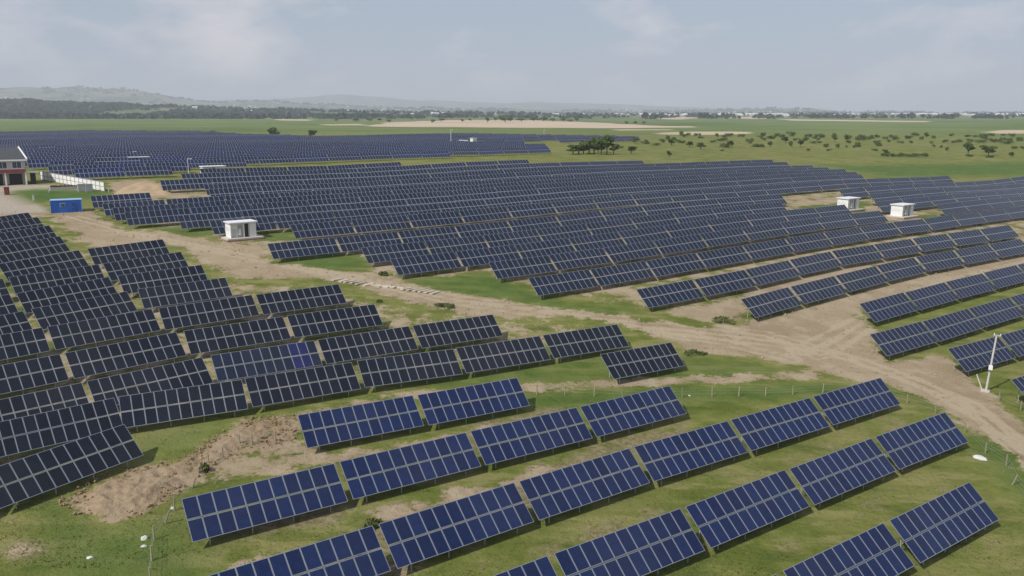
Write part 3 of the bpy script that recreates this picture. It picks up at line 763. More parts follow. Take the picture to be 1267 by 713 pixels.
# ------------------------------------------------------------------ blue container
p0, p1 = px(63.5, 264), px(101.8, 262.2)
w = (p1-p0).length; hc = 15.2*mpp(p0); dc = 2.4
t = thing('shipping_container', 'bright blue container with a pale roof on the dirt beside the dark tables', 'container', p0, math.atan2(p1.y-p0.y, p1.x-p0.x))
mb = MB(); mb.box(0, w, 0, dc, -.3, hc)
k = 0
while k*.34+.22 < w-.1:
    if not (.27*w < k*.34+.15 < .5*w or .66*w < k*.34+.15 < .9*w): mb.box(k*.34+.1, k*.34+.26, -.035, -.002, .12, hc-.14)
    k += 1
k = 0
while k*.34+.4 < dc: mb.box(-.035, -.002, k*.34+.12, k*.34+.28, .12, hc-.14); k += 1
mb.build('body', M['cblue'], t)
mb = MB(); mb.box(-.08, w+.08, -.08, dc+.08, hc+.002, hc+.12); mb.build('roof', M['cblue2'], t)
mb = MB(); mb.box(.30*w, .47*w, -.05, -.003, hc*.45, hc*.78); wnd = mb.build('window', M['cblue2'], t)
mb = MB(); mb.box(.31*w+.04, .385*w-.02, -.07, -.052, hc*.48, hc*.75); mb.box(.385*w+.02, .46*w-.03, -.07, -.052, hc*.48, hc*.75); mb.build('pane', M['window'], wnd)
mb = MB(); mb.box(.68*w, .86*w, -.05, -.003, .05, hc*.8); dr = mb.build('door', M['cblued'], t)
mb = MB(); mb.box(.70*w, .72*w, -.11, -.052, hc*.38, hc*.42); mb.build('handle', M['steel'], dr)
for i, (xx) in enumerate((-.06, w)):
    mb = MB(); mb.box(xx, xx+.06, -.06, -.003, 0, hc); mb.build('corner_post', M['cblue2'], t)

# ------------------------------------------------------------------ site house at the left edge
p = px(34, 228.5); q = mpp(p)
H1, H2, HE, HR = 15*q, 19.5*q, 29*q, 45*q
t = thing('site_house', 'two-storey white house with dark tiled roof and maroon band at left edge', 'house', p, face(p))
W_ = 13.0; D_ = 7.0
mb = MB(); mb.box(-W_, 0, 1.6, D_, -.6, HE-.02); mb.build('wall', simple('house_render', (.45, .40, .36), .8, .12, .6), t)
mb = MB(); mb.box(-W_-.2, .7, -.2, 1.58, H1, H1+.18); mb.build('porch_roof', M['greyp'], t)
mb = MB(); mb.box(-W_-.2, -.2, -.26, -.202, H1+.02, H2); mb.box(-W_-.2, -.2, -.2, 1.58, H2-.06, H2, 1); mb.build('fascia', [M['maroon'], M['greyp']], t)
for k, xx in enumerate((-11.6, -7.9, -4.3, -.15)):
    mb = MB(); mb.box(xx-.16, xx+.16, -.1, .22, -.6, H1-.003); mb.build('porch_post', M['white'], t)
for xx in (-12.3, -9.0, -5.7, -2.75):
    mb = MB(); mb.box(xx, xx+2.0, 1.55, 1.597, H2+.08, HE-.2); wo = mb.build('window', M['white'], t)
    mb = MB(); mb.box(xx+.1, xx+.96, 1.52, 1.548, H2+.14, HE-.28); mb.box(xx+1.04, xx+1.9, 1.52, 1.548, H2+.14, HE-.28); mb.build('pane', M['window'], wo)
for xx in (-11.2, -7.6, -3.6):
    mb = MB(); mb.box(xx, xx+2.7, 1.55, 1.597, -.3, H1-.35); mb.build('doorway', M['darkp'], t)
mb = MB(); mb.box(-W_-.6, .5, 1.0, D_+.5, HE-.018, HE+.32); mb.build('eave', M['white'], t)
e0, e1, ym = -W_-.6, .5, (1.0+D_+.5)/2
mb = MB(); zz = HE+.324
mb.add([(e0, 1.0, zz), (e1, 1.0, zz), (e1, D_+.5, zz), (e0, D_+.5, zz), (e0, ym, HR), (e1-1.5, ym, HR)], [(0, 1, 5, 4), (1, 2, 5), (2, 3, 4, 5), (3, 0, 4), (3, 2, 1, 0)])
mb.build('roof', M['rooft'], t)
mb = MB(); mb.tube((e1, 1.0, zz+.06), (e1-1.5, ym, HR+.08), .2, n=6); mb.build('roof_barge', M['white'], t)
mb = MB(); mb.box(.75, 1.9, .5, 3.6, -.5, H1-.2, 0); mb.build('porch_shade', M['darkp'], t)  # solid dark box painted for the shaded interior under the porch extension
mb = MB(); mb.box(.6, 2.6, -.1, 3.8, H1-.19, H1+.05); mb.build('porch_extension_roof', M['greyp'], t)
# white panelled boundary wall
a, b = px(51, 222.5), px(130, 237.2)
dv = (b-a).xy; Lw = dv.length; hw = 1.95
t = thing('boundary_wall', 'white panelled boundary wall running from the house down to the yard corner', 'wall', a, math.atan2(dv.y, dv.x))
n = 16
mb = MB(); mb.box(0, Lw, -.06, .06, -.8, hw+.25); wl_ = mb.build('wall', simple('wall_joint', (.22, .22, .22), .8, .1), t)
dz = b.z-a.z
mb = MB()
for i in range(n):
    for j in range(2):
        x0, x1 = Lw*i/n+.16, Lw*(i+1)/n-.16
        mb.box(x0, x1, -.10, -.063, .15+j*(hw/2+.02), .15+j*(hw/2+.02)+hw/2-.12)
mb.build('wall_panel', M['white'], t)
for o in t.children:     # the wall follows the ground
    for v_ in o.data.vertices: v_.co.z += dz*v_.co.x/Lw
# yard things
p = px(62, 236.5); q = mpp(p)
t = thing('planter_bed', 'long low planter with brown shrubs against the white yard wall', 'planter', p, face(p)+.12)
wq = 30*q
mb = MB(); mb.box(0, wq, 0, .25, -.3, .75); mb.box(0, wq, 1.6, 1.85, -.3, .75); mb.box(0, .25, .252, 1.598, -.3, .75); mb.box(wq-.25, wq, .252, 1.598, -.3, .75); mb.build('kerb', M['conc'], t)
def leaf_cloud(mb, blobs, n, size, seed=0, flat=0.0):
    rg = random.Random(seed)
    tot = sum(r[3]*r[4] for r in blobs)
    for (cx_, cy_, cz_, rx, rz) in blobs:
        for _ in range(int(n*rx*rz/tot)+1):
            while True:
                v = Vector((rg.uniform(-1, 1), rg.uniform(-1, 1), rg.uniform(-1, 1)))
                if .2 < v.length < 1: break
            v = v*(.6+.4*v.length)
            c = Vector((cx_+v.x*rx, cy_+v.y*rx, cz_+v.z*rz))
            s_ = size*rg.uniform(.6, 1.5)
            e = Euler((rg.uniform(0, 6.3), rg.uniform(0, 6.3), rg.uniform(0, 6.3))).to_matrix()
            mb.add([c+e @ Vector(k) for k in ((-s_, -s_*.6, 0), (s_, -s_*.5, .2*s_), (s_*.7, s_*.6, -.1*s_), (-s_*.6, s_*.7, .15*s_))], [(0, 1, 2, 3)])
mb = MB(); leaf_cloud(mb, [(wq*k/6+.7, .9, .75, .75, .45) for k in range(6)], 420, .14, 3); mb.build('shrub', leafmat('brown_shrub', (.08, .045, .03), (.14, .09, .05), 1), t)
for k, (u, lab) in enumerate(((97, 'grey equipment box in the yard, left of the pair before the white wall'), (106.5, 'grey equipment box in the yard, right of the pair before the white wall'))):
    p = px(u, 238); q = mpp(p); t = thing('equipment_box', lab, 'cabinet', p, face(p)+.1, 'grey equipment boxes in the yard')
    mb = MB(); mb.box(0, 8*q, 0, 1.4, -.3, 9.5*q); mb.build('body', M['greyp'], t, bevel=.03)
    mb = MB(); mb.box(-.06, 8*q+.06, -.06, 1.46, 9.5*q+.002, 9.5*q+.09); mb.build('lid', M['conc'], t)
    mb = MB(); mb.box(.12, 4*q-.03, -.03, -.002, .2, 8.5*q); mb.box(4*q+.03, 8*q-.12, -.03, -.002, .2, 8.5*q); mb.build('door', M['steel'], t)
p = px(5.8, 241.5); q = mpp(p); t = thing('red_bin', 'dark red box bin with a flat lid on the pale yard', 'bin', p, .3)
mb = MB(); mb.prism([(0, -.2), (4.6*q, -.2), (4.8*q, 9*q), (-.2*q, 9*q)], 0, 4*q); mb.build('body', M['redp'], t)
mb = MB(); mb.box(-.12, 4.6*q+.12, -.1, 4*q+.1, 9*q+.002, 9.6*q); mb.build('lid', M['redp'], t, bevel=.03)
for u, v, hpx, lab in ((41.5, 248, 6.5, 'short pale stone marker on the green strip left of the blue container'), (60.5, 238, 6, 'thin white bollard at the left end of the planter'), (134.5, 237.5, 5, 'thin white bollard beside the right end of the boundary wall')):
    p = px(u, v); q = mpp(p); wd = 2.4*q if hpx > 6.2 else 1.3*q
    t = thing('marker_post', lab, 'post', p, face(p))
    mb = MB(); mb.box(-wd/2, wd/2, -.12, .12, -.3, hpx*q-.1); mb.build('shaft', M['stone'], t, bevel=.03)
    mb = MB(); mb.prism([(-wd/2-.03, hpx*q-.098), (wd/2+.03, hpx*q-.098), (0, hpx*q+.08)], -.15, .15); mb.build('cap', M['stone'], t)

# ------------------------------------------------------------------ poles
b, tp = px(1219.5, 484), None
q = mpp(b)
t = thing('utility_pole', 'white utility pole with a short top arm and leaning brace by the road', 'pole', b, face(b))
hp = 71*q
mb = MB(); mb.tube((0, 0, -.5), (.42, 0, hp), .125, .09, 12); mb.build('shaft', M['polewhite'], t)
mb = MB(); mb.box(.42-.33, .42+.45, -.09, .09, hp+.002, hp+.13); mb.build('crossarm', M['steel'], t)
for xx in (.2, .78):
    mb = MB(); mb.tube((xx, 0, hp+.12), (xx, 0, hp+.3), .05, .035, 8); mb.build('insulator', M['white'], t)
mb = MB(); mb.box(.02, .42, -.42, -.17, hp*.40, hp*.48); mb.build('meter_box', M['white'], t, bevel=.02)
mb = MB(); mb.tube((-.25, -.3, -.1), (-1.05, .1, 1.75), .06, .055, 8); mb.build('brace', M['polewhite'], t)
mb = MB(); mb.box(-.5, .4, -.5, .4, -.4, .12); mb.build('footing', M['conc'], t, bevel=.04)
def lamp_pole(u, v, hpx, lab, r=.16):
    p = px(u, v); q = mpp(p); t = thing('light_pole', lab, 'pole', p, face(p), 'thin pale poles in the far fields')
    mb = MB(); mb.tube((0, 0, -.4), (0, 0, hpx*q), r, r*.6, 8); mb.build('shaft', M['white'], t)
    mb = MB(); mb.box(-.12, 1.0, -.1, .1, hpx*q+.002, hpx*q+.12); mb.build('arm', M['white'], t)
    mb = MB(); mb.box(.55, 1.05, -.14, .14, hpx*q-.1, hpx*q); mb.build('lamp_head', M['greyp'], t)
lamp_pole(233.5, 216, 19, 'thin pale pole behind the dark tables left of a white cabin roof', .09)
lamp_pole(558, 178, 17, 'tall thin white pole in the far blue field', .15)
lamp_pole(165.5, 199, 11, 'thin pale pole just behind the small far white cabin', .08)
lamp_pole(673, 172, 11, 'thin pale pole at the back edge of the far blue field', .10)

# ------------------------------------------------------------------ fences
def fence(pts, label, hpx=None, hm=1.0, leaning=()):
    P = [px(u, v) for u, v in pts]; t = thing('wire_fence', label, 'fence', P[0])
    rg = random.Random(len(pts)); tops = []
    for i, p in enumerate(P):
        h = hm*rg.uniform(.92, 1.08); l = p-P[0]; dx, dy = (rg.uniform(-.05, .05), rg.uniform(-.05, .05))
        if i in leaning: dx = .45; h *= .85
        mb = MB(); mb.tube((l.x, l.y, l.z-.3), (l.x+dx, l.y+dy, l.z+h), .065, .055, 7); mb.build('post', M['wood'], t)
        tops.append((Vector((l.x, l.y, l.z)), Vector((l.x+dx, l.y+dy, l.z+h))))
    for f_ in (.35, .65, .92):
        mb = MB()
        for (a0, a1), (b0, b1) in zip(tops, tops[1:]): mb.tube(a0.lerp(a1, f_), b0.lerp(b1, f_), .007, n=4)
        mb.build('wire', M['wire'], t)
fence([(664, 489), (699, 489.5), (735, 490.5), (770, 491.5), (808, 492), (844, 492), (881, 491), (914, 490.5), (947, 490), (981, 488.5), (1018, 486), (1055, 486), (1092, 490.5), (1122, 499), (1157, 511.5), (1194, 535.5), (1219, 561), (1244.5, 577), (1251, 600), (1275, 622)], 'wire fence on weathered posts between the near blue field and the road', hm=1.05, leaning=(18,))
fence([(1236, 496), (1262.5, 508), (1290, 523)], 'short wire fence on posts right of the white utility pole', hm=1.05)
fence([(186, 722), (188, 694), (191, 668), (203, 648), (216, 632), (236, 604), (258, 574), (276, 567), (297, 551), (312, 551), (341, 549)], 'straggling wire fence on leaning posts beside the bare earth bank', hm=1.1, leaning=(3, 5))

# ------------------------------------------------------------------ broken earth bank (two lumpy heaps of spoil)
def heap(name, poly, amp, seed, step, label_m, rough=1.0):
    Pw = poly_world(poly); x0, y0 = Pw.min(0)-1; x1, y1 = Pw.max(0)+1
    xs = np.arange(x0, x1, step); ys = np.arange(y0, y1, step); XX, YY = np.meshgrid(xs, ys, indexing='ij')
    sdv = np.where(inside(Pw, XX, YY), 1, -1)*segdist(Pw, XX, YY)
    keep = sdv > -.6
    base = terrain(XX, YY); Z = np.zeros(XX.shape)
    for i in range(XX.shape[0]):
        for j in range(XX.shape[1]):
            if not keep[i, j]: continue
            v = Vector((XX[i, j]*.45+seed, YY[i, j]*.45, 0))
            nz = mnoise.fractal(v, .9, 2.1, 5)*.5+.35+.35*abs(mnoise.noise(v*2.7))
            rise = min(1, max(0, sdv[i, j]/1.6)); Z[i, j] = base[i, j]-.08+rise*(amp*max(.05, nz)*1.0+.09+(.26*(1-2*abs(mnoise.noise(Vector((XX[i, j]*1.15, YY[i, j]*1.15, seed)))))+.16*mnoise.noise(Vector((XX[i, j]*3.1, YY[i, j]*3.1, seed))))*(1 if amp < 1 else .4))
    idx = -np.ones(XX.shape, int); vs_ = []
    for i in range(XX.shape[0]):
        for j in range(XX.shape[1]):
            if keep[i, j]: idx[i, j] = len(vs_); vs_.append((XX[i, j], YY[i, j], Z[i, j]))
    fs = [(idx[i, j], idx[i+1, j], idx[i+1, j+1], idx[i, j+1]) for i in range(len(xs)-1) for j in range(len(ys)-1) if min(idx[i, j], idx[i+1, j], idx[i+1, j+1], idx[i, j+1]) >= 0]
    me = bpy.data.meshes.new(name); me.from_pydata(vs_, [], fs); me.materials.append(label_m)
    V_ = np.array(vs_); q_ = np.clip(.5+np.where(inside(Pw, V_[:, 0], V_[:, 1]), 1, -1)*segdist(Pw, V_[:, 0], V_[:, 1])/2.0, 0, 1)*.74
    for an, val in (('dirt', q_), ('red', q_)):
        at = me.attributes.new(an, 'FLOAT', 'POINT'); at.data.foreach_set('value', val.astype(np.float32))
    me.polygons.foreach_set('use_smooth', [True]*len(fs))
    return tag(link(bpy.data.objects.new(name, me)), kind='structure')
soil = simple('broken_soil', (.27, .185, .12), .95, .35, 1.1, spec=.1)
sand_m = simple('tan_sand', (.36, .27, .17), .95, .25, .35, spec=.1)
heap('bare_earth', [(84, 620), (120, 596), (205, 574), (246, 560), (250, 574), (232, 598), (180, 636), (110, 646)], .42, 3.3, .2, M['ground'])
heap('bare_earth', [(236, 568), (268, 540), (300, 522), (350, 518), (340, 540), (300, 558), (255, 590)], .38, 9.1, .2, M['ground'])
heap('earth_mound', [(140, 241), (150, 233), (176, 225), (200, 230), (216, 238), (212, 242), (180, 243)], 1.1, 5.5, .8, sand_m)

# ------------------------------------------------------------------ weeds, grass tufts, debris
def weed(u, v, w_, h_, label):
    p = px(u, v); q = mpp(p); mb = MB(); r = w_*q/2; h = max(h_*q, .25)
    rg = random.Random(int(u*7+v)); 
    leaf_cloud(mb, [(rg.uniform(-.7, .7)*r, rg.uniform(-.5, .5)*r, h*.4, r*rg.uniform(.35, .6), h*.6) for _ in range(7)], 420, .11, int(u))
    o = mb.build('weed_clump', M['weed']); o.location = p; tag(o, label, 'weeds', 'weed clumps on the bare dirt')
weed(548, 380, 26, 4, 'long dark weed clump on the dirt above the dark tables')
weed(470, 374, 8, 3, 'small round weed clump beside the end of a dark row')
weed(474, 341, 12, 5, 'olive weed clump beside the line of concrete slabs')
weed(893, 398, 34, 5, 'straggling weeds at the left end of the frontmost middle-field row')
weed(462, 651, 22, 8, 'bright green weed clump between two bright blue rows')
weed(1300, 505, 30, 8, 'weeds right of the utility pole')
weed(860, 438, 30, 4, 'thin weeds on the edge of the green island beside the road')
weed(256, 583, 16, 10, 'weeds growing on the bare earth bank beside the fence')
def grass_tufts():
    rg = np.random.RandomState(4); cand = 20000
    u = rg.uniform(-30, 1300, cand); v = 470+rg.uniform(0, 1, cand)**.75*245
    b_ = (v-356.5)/F; a_ = (u-633.5)/F; dz = -SP-b_*CP; t_ = (-.8-CAMZ)/dz
    X, Y = a_*t_, (CP-b_*SP)*t_
    ok = np.ones(cand, bool)
    for q_ in [poly_world(d[0]) for d in DIRTS[:4]]+[poly_world(ROAD)]: ok &= ~inside(q_, X, Y)
    X, Y = X[ok], Y[ok]; Z = terrain(X, Y)
    P, Hh = [], []
    for x, y, z in zip(X, Y, Z):
        nz = mnoise.noise(Vector((x*.16, y*.16, 0)))+.6*mnoise.noise(Vector((x*.6, y*.6, 3)))
        if nz < rg.uniform(-.9, .5): continue
        P.append((x, y, z)); Hh.append(rg.uniform(.03, .09)*(1+.8*max(0, nz-.3)))
    P = np.repeat(np.array(P), 3, 0); h = np.repeat(np.array(Hh), 3); n = len(P)
    an = rg.uniform(0, 6.28, n); w_ = rg.uniform(.03, .07, n); le = rg.uniform(.02, .16, n); c, s_ = np.cos(an), np.sin(an)
    P[:, :2] += rg.uniform(-.12, .12, (n, 2))
    V = np.stack([P+np.stack([-s_*w_, c*w_, 0*w_-.02], 1), P+np.stack([s_*w_, -c*w_, 0*w_-.02], 1), P+np.stack([c*le, s_*le, h], 1)], 1).reshape(-1, 3)
    me = bpy.data.meshes.new('grass'); me.from_pydata(V.tolist(), [], np.arange(3*n).reshape(-1, 3).tolist()); me.materials.append(M['blade'])
    tag(link(bpy.data.objects.new('grass', me)), kind='stuff')
grass_tufts()

def lumpy(name, u, v, wpx, hpx, mat_, label, cat, seed=1, flat=.5):
    p = px(u, v); q = mpp(p); bm = bmesh.new(); bmesh.ops.create_icosphere(bm, subdivisions=3, radius=1)
    for vt in bm.verts:
        nn = 1+.35*mnoise.noise(vt.co*1.6+Vector((seed, 0, 0)))
        vt.co = Vector((vt.co.x*wpx*q/2*nn, vt.co.y*wpx*q*.36*nn, max(-.05, vt.co.z)*hpx*q*nn*flat))
    me = bpy.data.meshes.new(name); bm.to_mesh(me); bm.free(); me.materials.append(mat_)
    for f_ in me.polygons: f_.use_smooth = True
    o = link(bpy.data.objects.new(name, me)); o.location = p; o.rotation_euler = (0, 0, face(p)-.35); return tag(o, label, cat)
lumpy('plastic_sheet', 1212, 567, 17, 6, M['cloth'], 'crumpled white plastic sheet on grass near the right fence', 'plastic sheet', 2)
lumpy('plastic_sack', 178.5, 667, 10, 8, M['cloth'], 'white plastic sack by the left fence, the larger one', 'sack', 3)
lumpy('stone', 178, 676.5, 8, 4, M['stone'], 'flat pale stone just below the white sack', 'stone', 4)
lumpy('stone', 213.5, 629.5, 5, 5, M['stone'], 'small pale stone near the top of the left fence', 'stone', 5)
lumpy('stone', 111, 690, 9, 3, M['stone'], 'flat pale stone alone on dark grass at bottom left', 'stone', 6)
lumpy('stone', 853, 490, 3, 2.5, M['cloth'], 'tiny white stone in the grass beside the back fence', 'stone', 7)

def litter(name, polys, n, lo, hi, mat_, label, lift=0.0):
    rg = np.random.RandomState(len(polys)+n); mb = MB()
    for poly in polys:
        Pw = poly_world(poly); a0, a1 = Pw.min(0), Pw.max(0); X, Y = rg.uniform(a0[0], a1[0], n*6), rg.uniform(a0[1], a1[1], n*6)
        ok = inside(Pw, X, Y); X, Y = X[ok][:n], Y[ok][:n]; Z = terrain(X, Y)
        for x, y, z in zip(X, Y, Z):
            if mnoise.noise(Vector((x*.25, y*.25, 8))) < rg.uniform(-.5, .4): continue
            r_ = lo+(hi-lo)*rg.rand()**3; e = Euler(tuple(rg.uniform(0, 6.28, 3))).to_matrix(); c = Vector((x, y, z+lift*rg.rand()+r_*.25))
            vs8 = [c+e @ Vector((sx*r_*rg.uniform(.5, 1), sy*r_*rg.uniform(.5, 1), sz*r_*rg.uniform(.4, .8))) for sz in (-1, 1) for sy in (-1, 1) for sx in (-1, 1)]
            mb.add(vs8, [(0, 2, 3, 1), (4, 5, 7, 6), (0, 1, 5, 4), (2, 6, 7, 3), (0, 4, 6, 2), (1, 3, 7, 5)])
    tag(mb.build(name, mat_), label, 'stones', kind='stuff')
litter('earth_clods', [DIRTS[0][0], DIRTS[1][0]], 1100, .03, .13, simple('soil_clod', (.27, .19, .12), .95, .3, 2, spec=.1), 'loose clods of earth on the broken bank', .2)
litter('gravel', [ROAD], 5000, .04, .16, simple('road_stone', (.30, .25, .19), .9, .35, .6, spec=.1), 'small stones scattered over the dirt road')

# concrete slabs lying in a line along the road
SL = [(417, 346.5), (426, 347.6), (433, 348.6), (440, 349.8), (447, 351), (456, 352.6), (464, 353.8), (473, 354.6), (482, 355.2), (492, 356.2), (503, 357.8), (510, 358.8), (517, 359.6), (524, 360.6), (531, 361.6), (538, 362.8)]
SLAB = None
for i, (u, v) in enumerate(SL):
    p = px(u, v); p.z = g(p.x, p.y)
    if SLAB is None:
        mb = MB(); mb.box(-1.05, 1.05, -.28, .28, -.05, .13); SLAB = mb.build('concrete_slab', M['slab'], None, bevel=.02); o = SLAB
    else: o = SLAB.copy(); COL.objects.link(o)
    mid = 6 <= i <= 9
    o.location = p; o.rotation_euler = (random.uniform(-.05, .05), random.uniform(-.04, .08), (-.55 if mid else .98)+random.uniform(-.12, .12))
    o.scale = (1 if not mid else 1.1, random.uniform(.85, 1.2), 1)
    lab = 'pale concrete slab, ' + ('leftmost' if i == 0 else 'rightmost' if i == len(SL)-1 else ORD[i]+' from the left') + ' in the line of slabs by the road'
    tag(o, lab, 'slab', 'concrete slabs lying along the road')

# ------------------------------------------------------------------ trees and shrubs
def tree_mesh(seed, spread=1.0):
    """unit tree: 1 high, crown about 'spread' wide; returns (trunk mesh, crown mesh)"""
    rg = random.Random(seed)
    tb = MB(); tb.tube((0, 0, -.06), (.01, .01, .42), .035, .022, 7)
    blobs = []
    for k in range(9):
        a_ = rg.uniform(0, 6.28); rr = rg.uniform(.05, .32)*spread; z_ = rg.uniform(.38, .85)
        e = Vector((rr*math.cos(a_), rr*math.sin(a_), z_)); tb.tube((0, 0, rg.uniform(.2, .4)), e, .014, .006, 5)
        blobs.append((e.x, e.y, e.z, rg.uniform(.13, .22)*spread, rg.uniform(.09, .15)))
    cb = MB(); leaf_cloud(cb, blobs, 1100, .042, seed)
    return tb.mesh('trunk', M['bark']), cb.mesh('crown', M['leaf'])
def shrub_mesh(seed):
    rg = random.Random(seed); cb = MB()
    leaf_cloud(cb, [(rg.uniform(-.35, .35), rg.uniform(-.35, .35), rg.uniform(.2, .6), rg.uniform(.2, .34), rg.uniform(.2, .36)) for _ in range(7)], 420, .05, seed)
    return cb.mesh('foliage', M['leaf'])
TREES = [tree_mesh(s_, sp_) for s_, sp_ in ((1, 1.0), (2, 1.25), (3, .8), (4, 1.1))]
SHRUBS = [shrub_mesh(s_) for s_ in range(11, 16)]
def tree(u, v, wpx, hpx, label, group='trees on the green plain', kind=0, name='tree'):
    p = px(u, v); q = mpp(p); t = thing(name, label, 'tree', p, random.uniform(0, 6.28), group)
    tm, cmh = TREES[kind]; sx = wpx*q/(.8 if kind != 1 else .95)
    for nm, me in (('trunk', tm), ('crown', cmh)):
        o = link(bpy.data.objects.new(nm, me), t); o.scale = (sx, sx, hpx*q)
def shrub(u, v, wpx, hpx, label, group):
    p = px(u, v); q = mpp(p); o = link(bpy.data.objects.new('shrub', random.choice(SHRUBS))); o.location = p
    o.rotation_euler = (0, 0, random.uniform(0, 6.28)); o.scale = (wpx*q, wpx*q, hpx*q); tag(o, label, 'shrub', group)
tree(338, 169.5, 18, 12, 'round dark tree at the back edge of the blue field, left of two', kind=1)
tree(385.5, 171.5, 13, 11, 'smaller round dark tree behind the blue field, right of two', kind=3)
tree(716, 191, 27, 14, 'low broad tree at the left of the dark clump behind the blue field', kind=1)
tree(735, 191, 30, 18, 'broad tree in the middle of the dark clump behind the blue field', kind=1)
tree(751, 191, 17, 26, 'tallest tree at the right of the dark clump behind the blue field', kind=2)
tree(781, 190.5, 15, 10, 'squat bushy tree just right of the dark tree clump', kind=3)
tree(785, 178, 9, 9, 'small dark tree behind the squat bush beside the clump', kind=0)
tree(828, 194.5, 8, 9, 'small lone round tree close behind the panel field, right of the clump', kind=0)
tree(831, 180, 11, 9, 'small dark tree left of the pair in mid pasture', kind=0)
tree(853, 182.5, 12, 8, 'bushy tree, left one of a touching pair in mid pasture', kind=3)
tree(867, 185, 13, 9, 'bushy tree, right one of a touching pair in mid pasture', kind=3)
tree(905, 182, 11, 9, 'dark round tree with a low shrub at its left foot', kind=0)
tree(953, 182.5, 8, 8, 'small upright tree below the shrub row in the pasture', kind=2)
tree(972, 177, 11, 9, 'tree standing in the dense middle of the shrub row', kind=0)
tree(990, 182.5, 10, 11, 'upright tree just below the middle of the shrub row', kind=2)
tree(1033, 176, 7, 9, 'narrow upright tree in the shrub row right of its middle', kind=2)
tree(1096, 192, 9, 8, 'dark round bush at the left end of a low hedge', kind=0)
tree(1146, 171.5, 7, 8, 'small dark tree standing alone above the shrub row', kind=2)
tree(1197.5, 192.5, 15, 18, 'tall dark tree at the right, left one of two', kind=2)
tree(1223, 193, 18, 14, 'umbrella crowned tree at the right, right one of two', kind=1)
tree(1251.5, 195, 7, 8, 'small dark bush near the right edge below the umbrella crowned tree', kind=0)
for u, v, w_, h_, kd in [(709, 191, 18, 11, 3), (722, 191, 20, 15, 1), (729, 190, 22, 17, 3), (744, 191.5, 20, 20, 1), (759, 191, 14, 14, 3), (740, 189, 22, 22, 0)]:
    tree(u, v, w_, h_, 'one of the middling trees packed inside the dark clump behind the blue field', 'trees packed inside the dark clump', kd)
g1 = 'small shrubs dotted over the pasture'; l1 = 'small dark shrub dotted among many on the green pasture'
_r = random.Random(21)
EXTRA = [(_r.uniform(815, 1262), _r.choice((168.5, 170, 172, 174.5, 177))+_r.uniform(-.8, .8), _r.uniform(4, 9), _r.uniform(2.2, 4)) for _ in range(62)]
for u, v, w_, h_ in [(264, 165, 9, 3), (897, 183, 12, 6), (978, 182, 6, 7), (1049, 173, 10, 6), (1062, 182, 7, 6), (1065, 173, 11, 6), (1022, 183, 6, 5), (1036, 183, 6, 5), (1087, 181, 10, 5), (1255, 185, 5, 4), (1265, 185, 6, 4), (838, 176.5, 7, 4), (845, 177, 5, 3),
                     (800, 178, 12, 3), (812, 180, 10, 3), (800, 176, 6, 3), (826, 173, 5, 5), (843, 168, 5, 6), (887, 170, 4, 5), (902, 169, 9, 4), (917, 170, 8, 4), (925, 176, 4, 4), (930, 175, 4, 4), (937, 182, 14, 4), (943, 169, 7, 5), (955, 172, 7, 4), (962, 170, 5, 5), (968, 171, 6, 5), (980, 169, 9, 6), (998, 170, 5, 4), (1003, 170, 5, 4), (1010, 170, 6, 4), (1018, 171, 9, 5), (1075, 173, 6, 4), (1095, 173, 5, 4), (1108, 173, 8, 4), (1125, 172, 10, 4), (1140, 173, 6, 4), (1155, 182, 4, 3), (1164, 183, 4, 3), (1171, 186, 5, 4), (1187, 176, 9, 3), (1200, 176, 7, 4), (1213, 177, 10, 4), (1230, 176, 12, 4), (1245, 178, 12, 4), (1250, 175, 6, 4), (1262, 175, 7, 5), (1224, 195, 8, 3), (1198, 194, 8, 3), (1082, 187, 7, 3), (770, 184, 6, 3), (763, 183, 5, 3), (1100, 176, 5, 3), (1047, 183, 3, 3), (1056, 183, 4, 3), (1000, 187, 5, 3), (1025, 187, 6, 2.5), (893, 187, 6, 2)]+EXTRA:
    shrub(u, v, w_*1.15, h_*1.35, l1, g1)
for k in range(8): shrub(1094+k*7.4, 193.5+.25*(k % 3), 9, 4.5+(k % 2), 'low bush of the dark hedge running left of the tall right-hand tree', 'bushes of the low hedge at the right')
g2 = 'far trees along the tan field'; l2 = 'small far tree standing along the edge of the tan field'
for u, v, w_, h_, kd in [(482, 152, 7, 4, 3), (535, 152.4, 7, 5, 0), (546, 150.6, 9, 4, 3), (572, 151, 5, 4, 0), (582, 150, 5, 4, 0), (603, 152.6, 6, 8, 2), (613, 150, 5, 6, 0), (625, 151.6, 15, 8, 1), (632, 150.4, 9, 7, 3), (645, 150.4, 14, 4, 3), (660, 150, 12, 5, 1), (672, 150, 14, 5, 1), (684, 150.2, 10, 4, 3), (697, 150.6, 8, 6, 0), (706, 150.8, 10, 3, 3), (714, 150.8, 7, 6, 0), (775, 153.8, 5, 4, 0), (786, 153.8, 6, 4, 3), (796, 153.8, 6, 4, 0), (416, 150.5, 6, 4, 0), (440, 150.6, 12, 4, 3), (458, 150.6, 9, 4, 3), (470, 150, 6, 4, 0), (360, 146, 10, 3, 3), (378, 146.6, 9, 3.5, 3)]:
    tree(u, v, w_, h_, l2, g2, kd, 'far_tree')

